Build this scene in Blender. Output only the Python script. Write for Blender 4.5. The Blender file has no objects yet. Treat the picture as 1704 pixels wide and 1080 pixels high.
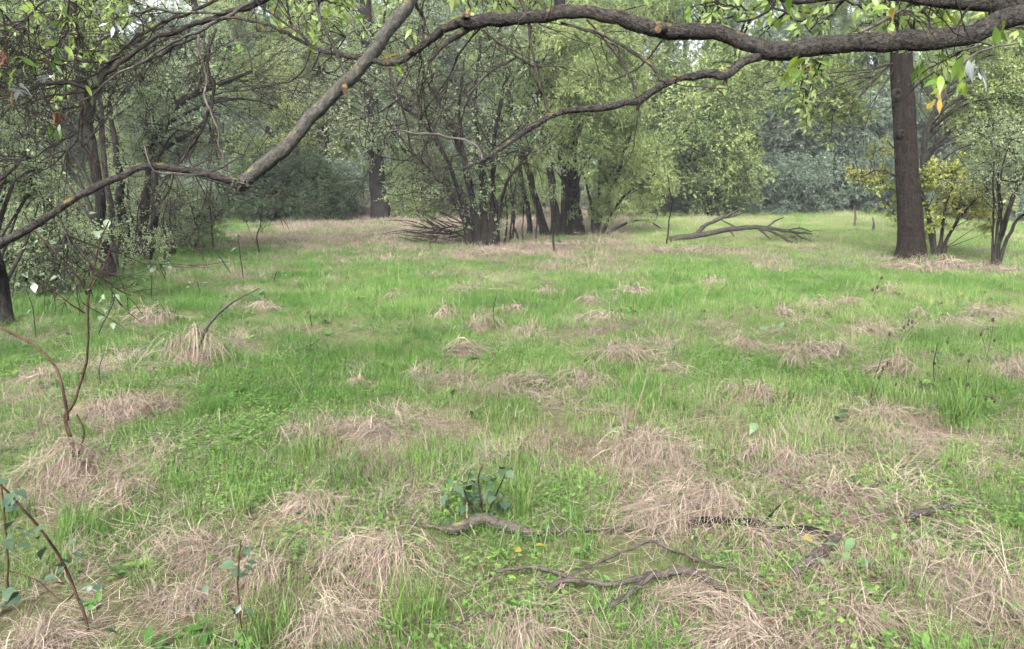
import bpy, math, random
import numpy as np

sc = bpy.context.scene
COL = sc.collection
rng = np.random.default_rng(7)
random.seed(7)
R = math.radians

# ------------------------------------------------------------------ camera
CAM_H, F_PX, HORIZON = 1.6, 1287.0, 310.0
PITCH = math.atan((540 - HORIZON) / F_PX)
cam_d = bpy.data.cameras.new('camera')
cam_d.sensor_width = 36.0
cam_d.lens = F_PX / 1704 * 36
cam_d.clip_start, cam_d.clip_end = 0.05, 2000
cam = bpy.data.objects.new('camera', cam_d)
COL.objects.link(cam)
cam.location = (0, 0, CAM_H)
cam.rotation_euler = (R(90) - PITCH, 0, 0)
sc.camera = cam

# ------------------------------------------------------------------ world, sun, exposure
SUN_EL, SUN_ROT = R(42), R(195)
w = bpy.data.worlds.new('World')
sc.world = w
w.use_nodes = True
nt = w.node_tree
nt.nodes.clear()
sky = nt.nodes.new('ShaderNodeTexSky')
sky.sky_type = 'NISHITA'
sky.sun_disc = False
sky.sun_elevation, sky.sun_rotation = SUN_EL, SUN_ROT
sky.dust_density, sky.air_density, sky.ozone_density = 4.0, 1.0, 1.0
hs = nt.nodes.new('ShaderNodeHueSaturation')
hs.inputs['Saturation'].default_value = 0.22
bgn = nt.nodes.new('ShaderNodeBackground')
bgn.inputs['Strength'].default_value = 0.135
out = nt.nodes.new('ShaderNodeOutputWorld')
nt.links.new(sky.outputs[0], hs.inputs['Color'])
nt.links.new(hs.outputs[0], bgn.inputs['Color'])
nt.links.new(bgn.outputs[0], out.inputs['Surface'])
sd = bpy.data.lights.new('sun', 'SUN')
sd.energy = 1.5
sd.angle = R(24)
sd.color = (1.0, 0.98, 0.95)
sun = bpy.data.objects.new('sun', sd)
COL.objects.link(sun)
# light comes from behind the camera, a little to the side
sun.rotation_euler = (R(90) - SUN_EL, 0, R(180) - SUN_ROT + R(0))
sc.view_settings.view_transform = 'Standard'
sc.view_settings.look = 'None'
sc.view_settings.gamma = 1.0
sc.view_settings.exposure = 2.02
sc.cycles.max_bounces = 3
sc.cycles.diffuse_bounces = 2
sc.cycles.glossy_bounces = 1
sc.cycles.transmission_bounces = 2
sc.cycles.volume_bounces = 0
sc.cycles.use_adaptive_sampling = True
sc.cycles.adaptive_threshold = 0.05
sc.cycles.adaptive_min_samples = 20
sc.cycles.use_denoising = True
sc.cycles.use_fast_gi = True
sc.cycles.fast_gi_method = 'REPLACE'
sc.cycles.ao_bounces_render = 1
w.light_settings.distance = 8.0

# ------------------------------------------------------------------ pixel of the photo -> point of the place
CT, ST = math.cos(PITCH), math.sin(PITCH)

def ray(px, py):
    u, v = (px - 852) / F_PX, (540 - py) / F_PX
    return np.array([u, CT + v * ST, -ST + v * CT])

def at(px, py, depth):
    d = ray(px, py)
    return np.array([0, 0, CAM_H]) + d * (depth / d[1])

def noise2(x, y, seed=0):
    x = np.asarray(x, float); y = np.asarray(y, float)
    xi, yi = np.floor(x).astype(int), np.floor(y).astype(int)
    fx, fy = x - xi, y - yi
    fx, fy = fx * fx * (3 - 2 * fx), fy * fy * (3 - 2 * fy)
    def h(a, b):
        n = np.sin(a * 127.1 + b * 311.7 + seed * 74.7) * 43758.5453
        return n - np.floor(n)
    return (h(xi, yi) * (1 - fx) + h(xi + 1, yi) * fx) * (1 - fy) + (h(xi, yi + 1) * (1 - fx) + h(xi + 1, yi + 1) * fx) * fy

def fbm(x, y, seed=0, o=4):
    s, a, t = 0, 1, 0
    for k in range(o):
        s = s + a * noise2(np.asarray(x) * 2 ** k, np.asarray(y) * 2 ** k, seed + k)
        t += a; a *= 0.5
    return s / t

def terrain(x, y):
    y = np.asarray(y, float)
    z = 0.014 * np.clip(y - 15, 0, 60)
    z = z + 0.10 * (fbm(np.asarray(x) * 0.7, y * 0.7, 3, 3) - 0.5) * np.clip((y - 1) / 4, 0, 1)
    return z

def ground(px, py):
    d = ray(px, py)
    t = -CAM_H / d[2] if d[2] < -1e-3 else 60
    for _ in range(30):
        p = d * t
        zt = float(terrain(p[0], p[1]))
        t = 0.5 * t + 0.5 * (zt - CAM_H) / d[2]
    p = np.array([0, 0, CAM_H]) + d * t
    p[2] = float(terrain(p[0], p[1]))
    return p

# ------------------------------------------------------------------ materials
MATS = {}

def nodes_of(name):
    m = bpy.data.materials.new(name)
    m.use_nodes = True
    m.node_tree.nodes.clear()
    MATS[name] = m
    return m, m.node_tree

def ramp(nt, stops):
    n = nt.nodes.new('ShaderNodeValToRGB')
    cr = n.color_ramp
    while len(cr.elements) < len(stops):
        cr.elements.new(0.5)
    for e, (p, c) in zip(cr.elements, stops):
        e.position = p
        e.color = (*c, 1)
    return n

def noise(nt, vec, scale, detail=4, rough=0.6):
    n = nt.nodes.new('ShaderNodeTexNoise')
    n.inputs['Scale'].default_value = scale
    n.inputs['Detail'].default_value = detail
    n.inputs['Roughness'].default_value = rough
    if vec is not None:
        nt.links.new(vec, n.inputs['Vector'])
    return n

def math_n(nt, op, a, b=None, clamp=False):
    n = nt.nodes.new('ShaderNodeMath')
    n.operation = op
    n.use_clamp = clamp
    for i, v in enumerate((a, b)):
        if v is None:
            continue
        if isinstance(v, (int, float)):
            n.inputs[i].default_value = v
        else:
            nt.links.new(v, n.inputs[i])
    return n.outputs[0]

def attr(nt, name, typ):
    n = nt.nodes.new('ShaderNodeAttribute')
    n.attribute_type = typ
    n.attribute_name = name
    return n

def leaf_mat(name, stops, trans=0.35, rough=0.5, spec=0.3, geo_only=False, base=0.5):
    """thin leaf: colour from the plant's own tint plus each leaf's own variation"""
    m, nt = nodes_of(name)
    L = nt.links
    g = attr(nt, 'lv', 'GEOMETRY').outputs['Fac']
    if geo_only:
        f = math_n(nt, 'ADD', math_n(nt, 'MULTIPLY', g, 0.7), base - 0.35, True)
    else:
        t = attr(nt, 'tint', 'INSTANCER').outputs['Fac']
        f = math_n(nt, 'ADD', t, math_n(nt, 'MULTIPLY', math_n(nt, 'SUBTRACT', g, 0.5), 0.45), True)
    r = ramp(nt, stops)
    L.new(f, r.inputs[0])
    p = nt.nodes.new('ShaderNodeBsdfPrincipled')
    p.inputs['Roughness'].default_value = rough
    p.inputs['Specular IOR Level'].default_value = spec
    L.new(r.outputs[0], p.inputs['Base Color'])
    tr = nt.nodes.new('ShaderNodeBsdfTranslucent')
    L.new(r.outputs[0], tr.inputs['Color'])
    mx = nt.nodes.new('ShaderNodeMixShader')
    mx.inputs[0].default_value = trans
    L.new(p.outputs[0], mx.inputs[1]); L.new(tr.outputs[0], mx.inputs[2])
    o = nt.nodes.new('ShaderNodeOutputMaterial')
    L.new(mx.outputs[0], o.inputs['Surface'])
    return m

def bark_mat(name, dark, light, scale=14.0, stretch=0.18, bump=0.6, lichen=None, lichen_amt=0.55, up=False, cracks=0.22, ls=5.0):
    m, nt = nodes_of(name)
    L = nt.links
    a = attr(nt, 'buv', 'GEOMETRY').outputs['Vector']
    mp = nt.nodes.new('ShaderNodeMapping')
    mp.inputs['Scale'].default_value = (1, 1, stretch)
    L.new(a, mp.inputs['Vector'])
    n1 = noise(nt, mp.outputs[0], scale, 6, 0.7)
    n1.inputs['Distortion'].default_value = 0.6
    vo = nt.nodes.new('ShaderNodeTexVoronoi')
    vo.feature = 'DISTANCE_TO_EDGE'
    vo.inputs['Scale'].default_value = scale * 1.3
    L.new(mp.outputs[0], vo.inputs['Vector'])
    crack = math_n(nt, 'MULTIPLY', vo.outputs['Distance'], 6.0, True)
    hgt = math_n(nt, 'ADD', math_n(nt, 'MULTIPLY', n1.outputs[0], 0.85), math_n(nt, 'MULTIPLY', crack, cracks))
    r = ramp(nt, [(0.36, dark), (0.62, tuple(x * 0.62 + y * 0.38 for x, y in zip(dark, light))), (0.82, light)])
    L.new(hgt, r.inputs[0])
    col = r.outputs[0]
    n2 = noise(nt, a, ls, 5, 0.65)
    if lichen:
        k = n2.outputs[0]
        if up:
            geo = nt.nodes.new('ShaderNodeNewGeometry')
            sx = nt.nodes.new('ShaderNodeSeparateXYZ')
            L.new(geo.outputs['Normal'], sx.inputs[0])
            k = math_n(nt, 'ADD', k, math_n(nt, 'MULTIPLY', sx.outputs[2], 0.13))
        msk = ramp(nt, [(lichen_amt, (0, 0, 0)), (lichen_amt + 0.09, (1, 1, 1))])
        L.new(k, msk.inputs[0])
        mx = nt.nodes.new('ShaderNodeMix'); mx.data_type = 'RGBA'
        L.new(msk.outputs[0], mx.inputs[0]); L.new(col, mx.inputs[6])
        mx.inputs[7].default_value = (*lichen, 1)
        col = mx.outputs[2]
    p = nt.nodes.new('ShaderNodeBsdfPrincipled')
    p.inputs['Roughness'].default_value = 0.9
    p.inputs['Specular IOR Level'].default_value = 0.15
    L.new(col, p.inputs['Base Color'])
    b = nt.nodes.new('ShaderNodeBump')
    b.inputs['Strength'].default_value = bump
    b.inputs['Distance'].default_value = 0.03
    L.new(hgt, b.inputs['Height']); L.new(b.outputs[0], p.inputs['Normal'])
    o = nt.nodes.new('ShaderNodeOutputMaterial')
    L.new(p.outputs[0], o.inputs['Surface'])
    return m

bark_mat('bark_dark', (0.003, 0.0026, 0.0022), (0.036, 0.031, 0.025), 24, 0.2, 0.9, (0.04, 0.045, 0.025), 0.62)
bark_mat('bark_oak', (0.0018, 0.0015, 0.0012), (0.042, 0.030, 0.021), 24, 0.35, 1.0, (0.085, 0.085, 0.06), 0.68, False, 0.20)
bark_mat('bark_grey', (0.020, 0.018, 0.015), (0.10, 0.09, 0.072), 24, 0.25, 0.7, (0.09, 0.10, 0.06), 0.60)
bark_mat('bark_bough', (0.011, 0.009, 0.008), (0.20, 0.183, 0.158), 75, 0.75, 1.0, (0.21, 0.155, 0.05), 0.64, True, 0.10, 13.0)
bark_mat('bark_pale', (0.035, 0.033, 0.029), (0.23, 0.22, 0.185), 70, 0.8, 0.7, (0.17, 0.16, 0.06), 0.66, True, 0.06, 12.0)
bark_mat('twig_dark', (0.010, 0.008, 0.007), (0.050, 0.042, 0.034), 30, 0.3, 0.3)
bark_mat('twig_grey', (0.035, 0.031, 0.027), (0.13, 0.115, 0.098), 30, 0.3, 0.3)
bark_mat('twig_red', (0.030, 0.017, 0.012), (0.105, 0.060, 0.040), 30, 0.3, 0.3)
bark_mat('dead_wood', (0.040, 0.033, 0.028), (0.27, 0.23, 0.195), 60, 0.45, 0.7, (0.16, 0.14, 0.06), 0.70, True, 0.07)
bark_mat('broken_wood', (0.10, 0.05, 0.025), (0.32, 0.22, 0.13), 60, 0.15, 0.8)

leaf_mat('leaf_green', [(0.0, (0.045, 0.080, 0.028)), (0.45, (0.22, 0.315, 0.105)), (1.0, (0.44, 0.52, 0.17))], 0.5, 0.45, 0.4)
leaf_mat('leaf_grey', [(0.0, (0.055, 0.092, 0.060)), (0.5, (0.24, 0.325, 0.22)), (1.0, (0.45, 0.53, 0.36))], 0.46, 0.45, 0.4)
leaf_mat('leaf_fresh', [(0.0, (0.06, 0.095, 0.05)), (0.5, (0.25, 0.33, 0.16)), (1.0, (0.46, 0.54, 0.28))], 0.48, 0.45, 0.4)
leaf_mat('leaf_yellow', [(0.0, (0.25, 0.31, 0.05)), (0.5, (0.44, 0.48, 0.12)), (1.0, (0.55, 0.42, 0.09))], 0.45)
leaf_mat('leaf_near', [(0.0, (0.035, 0.075, 0.014)), (0.5, (0.10, 0.19, 0.03)), (1.0, (0.30, 0.36, 0.05))], 0.45, 0.35, 0.5, True)
leaf_mat('leaf_near_yellow', [(0.0, (0.20, 0.19, 0.03)), (0.6, (0.40, 0.31, 0.06)), (1.0, (0.33, 0.18, 0.05))], 0.4, 0.5, 0.3, True)
leaf_mat('leaf_near_pale', [(0.0, (0.22, 0.25, 0.23)), (1.0, (0.42, 0.45, 0.44))], 0.2, 0.3, 0.6, True)  # pale undersides, with whitish glare put into the leaf colour
leaf_mat('leaf_near_brown', [(0.0, (0.06, 0.025, 0.014)), (1.0, (0.17, 0.075, 0.035))], 0.2, 0.7, 0.2, True)
leaf_mat('leaf_bramble', [(0.0, (0.016, 0.038, 0.020)), (0.5, (0.040, 0.080, 0.040)), (1.0, (0.095, 0.14, 0.075))], 0.15, 0.38, 0.5, True)
leaf_mat('leaf_bramble_pale', [(0.0, (0.06, 0.11, 0.05)), (1.0, (0.19, 0.25, 0.15))], 0.2, 0.35, 0.5, True)
leaf_mat('grass_green', [(0.0, (0.038, 0.10, 0.018)), (0.5, (0.115, 0.235, 0.045)), (0.8, (0.22, 0.32, 0.095)), (1.0, (0.38, 0.37, 0.19))], 0.35, 0.5, 0.3)
leaf_mat('grass_dry', [(0.0, (0.085, 0.058, 0.044)), (0.45, (0.225, 0.170, 0.132)), (1.0, (0.45, 0.375, 0.30))], 0.15, 0.7, 0.2)
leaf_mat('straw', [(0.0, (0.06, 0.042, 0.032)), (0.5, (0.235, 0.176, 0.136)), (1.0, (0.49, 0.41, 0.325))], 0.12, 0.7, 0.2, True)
leaf_mat('clover', [(0.0, (0.045, 0.115, 0.020)), (0.5, (0.10, 0.21, 0.040)), (1.0, (0.19, 0.30, 0.07))], 0.3, 0.5, 0.3)
leaf_mat('stalk', [(0.0, (0.30, 0.24, 0.15)), (1.0, (0.52, 0.46, 0.30))], 0.15, 0.6, 0.3)
leaf_mat('seed_dark', [(0.0, (0.025, 0.016, 0.012)), (1.0, (0.10, 0.065, 0.045))], 0.05, 0.8, 0.2, True)

def ground_mat():
    m, nt = nodes_of('meadow_soil')
    L = nt.links
    tc = nt.nodes.new('ShaderNodeTexCoord').outputs['Object']
    n1 = noise(nt, tc, 0.8, 6, 0.65)
    n2 = noise(nt, tc, 22, 6, 0.7)
    n3 = noise(nt, tc, 90, 3, 0.6)
    r1 = ramp(nt, [(0.30, (0.055, 0.042, 0.030)), (0.5, (0.15, 0.112, 0.078)), (0.72, (0.24, 0.185, 0.135))])
    L.new(math_n(nt, 'ADD', math_n(nt, 'MULTIPLY', n2.outputs[0], 0.6), math_n(nt, 'MULTIPLY', n3.outputs[0], 0.4)), r1.inputs[0])
    r2 = ramp(nt, [(0.30, (0.030, 0.060, 0.014)), (0.7, (0.095, 0.155, 0.036))])
    L.new(n2.outputs[0], r2.inputs[0])
    g = attr(nt, 'green', 'GEOMETRY').outputs['Fac']
    k = math_n(nt, 'ADD', g, math_n(nt, 'MULTIPLY', math_n(nt, 'SUBTRACT', n1.outputs[0], 0.5), 0.7), True)
    mx = nt.nodes.new('ShaderNodeMix'); mx.data_type = 'RGBA'
    L.new(k, mx.inputs[0]); L.new(r1.outputs[0], mx.inputs[6]); L.new(r2.outputs[0], mx.inputs[7])
    p = nt.nodes.new('ShaderNodeBsdfPrincipled')
    p.inputs['Roughness'].default_value = 0.95
    p.inputs['Specular IOR Level'].default_value = 0.1
    L.new(mx.outputs[2], p.inputs['Base Color'])
    b = nt.nodes.new('ShaderNodeBump')
    b.inputs['Strength'].default_value = 0.8
    b.inputs['Distance'].default_value = 0.03
    L.new(n2.outputs[0], b.inputs['Height']); L.new(b.outputs[0], p.inputs['Normal'])
    o = nt.nodes.new('ShaderNodeOutputMaterial')
    L.new(p.outputs[0], o.inputs['Surface'])
    return m
ground_mat()

# ------------------------------------------------------------------ mesh helpers
class MB:
    """collects vertices, quads and tris with a per-vertex 'lv' and 'buv'"""
    def __init__(s):
        s.v, s.q, s.t, s.lv, s.uv, s.qm, s.tm = [], [], [], [], [], [], []
        s.n = 0
    def add(s, v, q=None, t=None, lv=0.5, uv=None, mat=0):
        v = np.asarray(v, float).reshape(-1, 3)
        n = len(v)
        if q is not None and len(q):
            q = np.asarray(q, int).reshape(-1, 4) + s.n
            s.q.append(q); s.qm.append(np.full(len(q), mat))
        if t is not None and len(t):
            t = np.asarray(t, int).reshape(-1, 3) + s.n
            s.t.append(t); s.tm.append(np.full(len(t), mat))
        s.v.append(v)
        s.lv.append(np.broadcast_to(np.asarray(lv, float), (n,)))
        s.uv.append(np.zeros((n, 3)) if uv is None else uv)
        s.n += n
    def mesh(s, name, mats, smooth=True):
        me = bpy.data.meshes.new(name)
        v = np.concatenate(s.v)
        q = np.concatenate(s.q) if s.q else np.zeros((0, 4), int)
        t = np.concatenate(s.t) if s.t else np.zeros((0, 3), int)
        me.vertices.add(len(v)); me.vertices.foreach_set('co', v.astype(np.float32).ravel())
        loops = np.concatenate([q.ravel(), t.ravel()])
        me.loops.add(len(loops)); me.loops.foreach_set('vertex_index', loops.astype(np.int32))
        nq, n3 = len(q), len(t)
        me.polygons.add(nq + n3)
        st = np.concatenate([np.arange(nq) * 4, nq * 4 + np.arange(n3) * 3])
        me.polygons.foreach_set('loop_start', st.astype(np.int32))
        me.polygons.foreach_set('use_smooth', np.full(nq + n3, smooth))
        mi = np.concatenate((s.qm if s.qm else []) + (s.tm if s.tm else []))
        me.polygons.foreach_set('material_index', mi.astype(np.int32))
        a = me.attributes.new('lv', 'FLOAT', 'POINT'); a.data.foreach_set('value', np.concatenate(s.lv).astype(np.float32))
        a = me.attributes.new('buv', 'FLOAT_VECTOR', 'POINT'); a.data.foreach_set('vector', np.concatenate(s.uv).astype(np.float32).ravel())
        for m in (mats if isinstance(mats, (list, tuple)) else [mats]):
            me.materials.append(MATS[m])
        me.update(calc_edges=True)
        return me

def link(name, me, parent=None, loc=None):
    o = bpy.data.objects.new(name, me)
    COL.objects.link(o)
    if parent is not None:
        o.parent = parent
    if loc is not None:
        o.location = loc
    return o

def tag(o, label, cat, group=None, kind=None):
    o['label'] = label; o['category'] = cat
    if group: o['group'] = group
    if kind: o['kind'] = kind
    return o

def empty(name, loc, label, cat, group=None):
    o = bpy.data.objects.new(name, None)
    COL.objects.link(o)
    o.empty_display_size = 0.1
    o.location = loc
    return tag(o, label, cat, group)

def spline(pts, rad, step):
    """Catmull-Rom through pts, resampled about every step metres"""
    p = np.asarray(pts, float); r = np.asarray(rad, float)
    if len(p) == 2:
        p = np.array([p[0], (p[0] + p[1]) / 2, p[1]]); r = np.array([r[0], (r[0] + r[1]) / 2, r[1]])
    e = np.vstack([2 * p[0] - p[1], p, 2 * p[-1] - p[-2]])
    er = np.concatenate([[r[0]], r, [r[-1]]])
    P, Q = [], []
    for i in range(1, len(e) - 2):
        k = max(2, int(np.linalg.norm(e[i + 1] - e[i]) / step))
        t = (np.arange(k) / k)[:, None]
        a, b, c, d = e[i - 1], e[i], e[i + 1], e[i + 2]
        P.append(0.5 * (2 * b + (c - a) * t + (2 * a - 5 * b + 4 * c - d) * t ** 2 + (3 * b - a - 3 * c + d) * t ** 3))
        Q.append(er[i] + (er[i + 1] - er[i]) * t[:, 0])
    P.append(e[-2][None]); Q.append(er[-2:-1])
    return np.vstack(P), np.maximum(np.concatenate(Q), 0.0008)

def tube(mb, P, r, sides=6, rough=0.0, lv=0.5, mat=0, cap=True, seed=0.0, endmat=None, ridge=0.0):
    """a tapering tube along P; rough varies the radius so that it is never a clean cylinder"""
    n = len(P)
    T = np.gradient(P, axis=0)
    T /= np.linalg.norm(T, axis=1)[:, None] + 1e-9
    ref = np.array([0, 0, 1.0]) if abs(T[0][2]) < 0.9 else np.array([1.0, 0, 0])
    N = np.zeros_like(P)
    cur = ref - T[0] * ref.dot(T[0]); cur /= np.linalg.norm(cur)
    for i in range(n):
        cur = cur - T[i] * cur.dot(T[i]); cur /= np.linalg.norm(cur) + 1e-9
        N[i] = cur
    B = np.cross(T, N)
    th = np.arange(sides) / sides * 2 * math.pi
    L = np.concatenate([[0], np.cumsum(np.linalg.norm(np.diff(P, axis=0), axis=1))])
    c, s = np.cos(th), np.sin(th)
    rr = np.repeat(r[:, None], sides, 1)
    if rough:
        rm = float(r.mean()) + 1e-6
        rr = rr * (1 + rough * 2 * (fbm(L[:, None] / (rm * 5) + seed * 7.3, c[None] * 1.3 + s[None] * 2.1 + seed, int(seed) + 11, 3) - 0.5)
                   + rough * 1.2 * (fbm(L[:, None] / (rm * 16) + seed * 3.1, 0 * c[None] + seed, int(seed) + 5, 2) - 0.5))
    if ridge:
        rr = rr * (1 + ridge * 2 * (fbm(c[None] * 7 + L[:, None] * 0.9 + seed, s[None] * 7 - L[:, None] * 0.7, int(seed) + 31, 3) - 0.5))
    V = P[:, None] + N[:, None] * (rr * c)[..., None] + B[:, None] * (rr * s)[..., None]
    uv = np.stack([rr * c, rr * s, np.repeat(L[:, None], sides, 1)], -1) + seed
    i = np.arange(n - 1)[:, None] * sides; j = np.arange(sides)[None]; k = (j + 1) % sides
    q = np.stack([i + j, i + k, i + sides + k, i + sides + j], -1).reshape(-1, 4)
    V = V.reshape(-1, 3); uv = uv.reshape(-1, 3)
    mb.add(V, q, None, lv, uv, mat)
    if cap:
        for e, rev in ((0, True), (n - 1, False)):
            ring = V[e * sides:(e + 1) * sides]
            vv = np.vstack([ring, ring.mean(0) + T[e] * (-1 if rev else 1) * r[e] * 0.25])
            tt = [[a, (a + 1) % sides, sides] if not rev else [(a + 1) % sides, a, sides] for a in range(sides)]
            mb.add(vv, None, tt, lv, np.vstack([uv[e * sides:(e + 1) * sides], uv[e * sides][None]]), mat if endmat is None else endmat)

def limb(mb, pts, rad, step=0.1, sides=6, rough=0.12, seed=None, mat=0, wob=0.0, endmat=None, ridge=0.0):
    P, r = spline(pts, rad, step)
    sd_ = random.random() * 50 if seed is None else seed
    if wob:
        L = np.arange(len(P)) * 0.35
        P = P + wob * np.stack([fbm(L + sd_, L * 0, 1) - 0.5, fbm(L + sd_, L * 0 + 5, 2) - 0.5, fbm(L + sd_, L * 0 + 9, 3) - 0.5], -1)
    tube(mb, P, r, sides, rough, 0.5, mat, True, sd_, endmat, ridge)
    return P, r

def unit(v):
    return v / (np.linalg.norm(v) + 1e-9)

def twigs(mb, p, d, length, rad, level, droop=0.0, spread=0.7, kids=4, sides=3):
    """a bare branch with branchlets, wandering a little as it grows"""
    n = 5
    P = [np.array(p, float)]; d = unit(np.array(d, float))
    for i in range(n):
        d = unit(d + rng.normal(0, 0.16, 3) + np.array([0, 0, -droop]))
        P.append(P[-1] + d * length / n)
    P = np.array(P)
    r = np.linspace(rad, rad * 0.35, n + 1)
    tube(mb, P, r, sides if level < 2 else 5, 0, 0.5, 0, False, random.random() * 9)
    if level > 0:
        for k in range(kids):
            i = random.randint(1, n)
            a = unit(unit(P[i] - P[i - 1]) + rng.normal(0, spread, 3))
            twigs(mb, P[i], a, length * random.uniform(0.45, 0.75), max(rad * 0.5, 0.0022), level - 1, droop, spread, kids, sides)

# ------------------------------------------------------------------ small shapes that are scattered
def leaf_strip(mb, o, d, side, nrm, L, W, lv, mat=0, shape=(0.0, 0.8, 1.0, 0.55, 0.0), curl=0.15, fold=0.25):
    """a leaf with a mid-rib fold, widest near the middle, tip bent over"""
    k = len(shape)
    V = []
    for i, s in enumerate(shape):
        t = i / (k - 1)
        c = o + d * (L * t) - nrm * (curl * L * t * t)
        h = W * 0.5 * s
        V += [c - side * h + nrm * (h * fold), c, c + side * h + nrm * (h * fold)]
    q = []
    for i in range(k - 1):
        a = i * 3
        q += [[a, a + 1, a + 4, a + 3], [a + 1, a + 2, a + 5, a + 4]]
    mb.add(np.array(V), q, None, lv, None, mat)

def source(name, mb, mats, smooth=True):
    return bpy.data.objects.new(name, mb.mesh(name, mats, smooth))   # only a shape to scatter, never linked

def diamond(mb, o, d, side, nrm, L, W, lv, mat=0):
    """a small leaf: two faces meeting in a fold"""
    m = o + d * (L * 0.45)
    mb.add(np.array([o, m - side * (W * 0.5) + nrm * (W * 0.14), o + d * L - nrm * (L * 0.08), m + side * (W * 0.5) + nrm * (W * 0.14)]), None, [[0, 3, 2], [0, 2, 1]], lv, None, mat)

def spray(mb, p0, d0, L, n, leafL, leafW, droop, tone):
    P = [np.array(p0, float)]; d = unit(np.array(d0, float))
    for i in range(5):
        d = unit(d + rng.normal(0, 0.14, 3) + np.array([0, 0, -droop / 5]))
        P.append(P[-1] + d * L / 5)
    P = np.array(P)
    tube(mb, P, np.linspace(0.005, 0.0018, 6), 3, 0, 0.5, 1, False)
    tw = [P]
    for k in range(3):
        i = random.randint(1, 4)
        a = unit(P[i + 1] - P[i] + rng.normal(0, 0.6, 3))
        q = np.array([P[i] + a * L * 0.5 * t + np.array([0, 0, -0.2 * L * droop * t * t]) for t in np.linspace(0, 1, 3)])
        tube(mb, q, np.linspace(0.0032, 0.0014, 3), 3, 0, 0.5, 1, False)
        tw.append(q)
    for i in range(n):
        q = tw[random.randint(0, len(tw) - 1)]
        u = random.random() ** 0.7 * (len(q) - 1.001); j = int(u)
        p = q[j] + (q[j + 1] - q[j]) * (u - j)
        ax = unit(q[j + 1] - q[j])
        d = unit(ax * 0.5 + rng.normal(0, 0.65, 3) + np.array([0, 0, -0.15 - 0.4 * droop]))
        nr = unit(np.array([0, 0, 0.5]) + rng.normal(0, 0.8, 3))
        sd_ = unit(np.cross(d, nr)); nr = np.cross(sd_, d)
        s = random.uniform(0.65, 1.25)
        diamond(mb, p, d, sd_, nr, leafL * s, leafW * s, min(1, max(0, tone + random.gauss(0, 0.22))), 0)

def clump(seed, Rc, subs, per, n, leafL, leafW, mats, droop=0.25):
    """a leafy bough end: branchlets radiating from the origin, each hung with sprays"""
    global rng
    old = rng; rng = np.random.default_rng(seed); random.seed(seed)
    mb = MB()
    for k in range(subs):
        d = unit(rng.normal(0, 1, 3) * np.array([1, 1, 0.65]) + np.array([0, 0, 0.15]))
        L = Rc * random.uniform(0.7, 1.15)
        Q = np.array([d * L * t + np.array([0, 0, -0.12 * droop * t * t * L]) + rng.normal(0, 0.03, 3) * t for t in np.linspace(0, 1, 5)])
        tube(mb, Q, np.linspace(0.010, 0.003, 5), 3, 0, 0.5, 1, False)
        for j in range(per):
            t = random.uniform(0.25, 1.0) * 3.99; i = int(t)
            p = Q[i] + (Q[i + 1] - Q[i]) * (t - i)
            spray(mb, p, d * 0.7 + rng.normal(0, 0.6, 3), Rc * random.uniform(0.4, 0.65), n, leafL, leafW, droop, random.uniform(0.25, 0.75))
    rng = old
    return source('clump_shape', mb, mats)

SPR = {
    'green': [clump(100 + i, 0.75, 8, 5, 24, 0.085, 0.040, ['leaf_green', 'twig_dark']) for i in range(5)],
    'grey': [clump(200 + i, 0.75, 9, 5, 32, 0.072, 0.046, ['leaf_grey', 'twig_grey']) for i in range(5)],
    'willow': [clump(300 + i, 0.75, 8, 5, 26, 0.11, 0.026, ['leaf_green', 'twig_grey'], 0.9) for i in range(5)],
    'yellow': [clump(400 + i, 0.45, 6, 4, 14, 0.065, 0.048, ['leaf_yellow', 'twig_dark']) for i in range(4)],
    'small': [clump(500 + i, 0.6, 7, 4, 20, 0.050, 0.034, ['leaf_fresh', 'twig_dark']) for i in range(5)],
    'ash': [clump(600 + i, 0.3, 4, 3, 9, 0.070, 0.026, ['leaf_green', 'twig_dark'], 0.7) for i in range(4)],
}
NOMINAL = {'green': 0.75, 'grey': 0.75, 'willow': 0.75, 'yellow': 0.45, 'small': 0.6, 'ash': 0.3}
random.seed(9)

GROUPS = {}

def scatter_group(key, objs):
    if key in GROUPS:
        return GROUPS[key]
    ng = bpy.data.node_groups.new('scatter_' + key, 'GeometryNodeTree')
    ng.interface.new_socket('Geometry', in_out='INPUT', socket_type='NodeSocketGeometry')
    ng.interface.new_socket('Geometry', in_out='OUTPUT', socket_type='NodeSocketGeometry')
    N = ng.nodes.new
    gi, go = N('NodeGroupInput'), N('NodeGroupOutput')
    jn = N('GeometryNodeJoinGeometry')
    for o in objs:
        oi = N('GeometryNodeObjectInfo')
        oi.transform_space = 'ORIGINAL'
        oi.inputs['Object'].default_value = o
        oi.inputs['As Instance'].default_value = False
        gt = N('GeometryNodeGeometryToInstance')
        ng.links.new(oi.outputs['Geometry'], gt.inputs[0])
        ng.links.new(gt.outputs[0], jn.inputs[0])
    ip = N('GeometryNodeInstanceOnPoints')
    ip.inputs['Pick Instance'].default_value = True
    ng.links.new(gi.outputs[0], ip.inputs['Points'])
    ng.links.new(jn.outputs[0], ip.inputs['Instance'])
    for nm, ty, sock in (('pick', 'INT', 'Instance Index'), ('rot', 'FLOAT_VECTOR', 'Rotation'), ('scl', 'FLOAT', 'Scale')):
        na = N('GeometryNodeInputNamedAttribute')
        na.data_type = ty
        na.inputs['Name'].default_value = nm
        ng.links.new([x for x in na.outputs if x.enabled][0], ip.inputs[sock])
    ng.links.new(ip.outputs[0], go.inputs[0])
    GROUPS[key] = ng
    return ng

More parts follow.
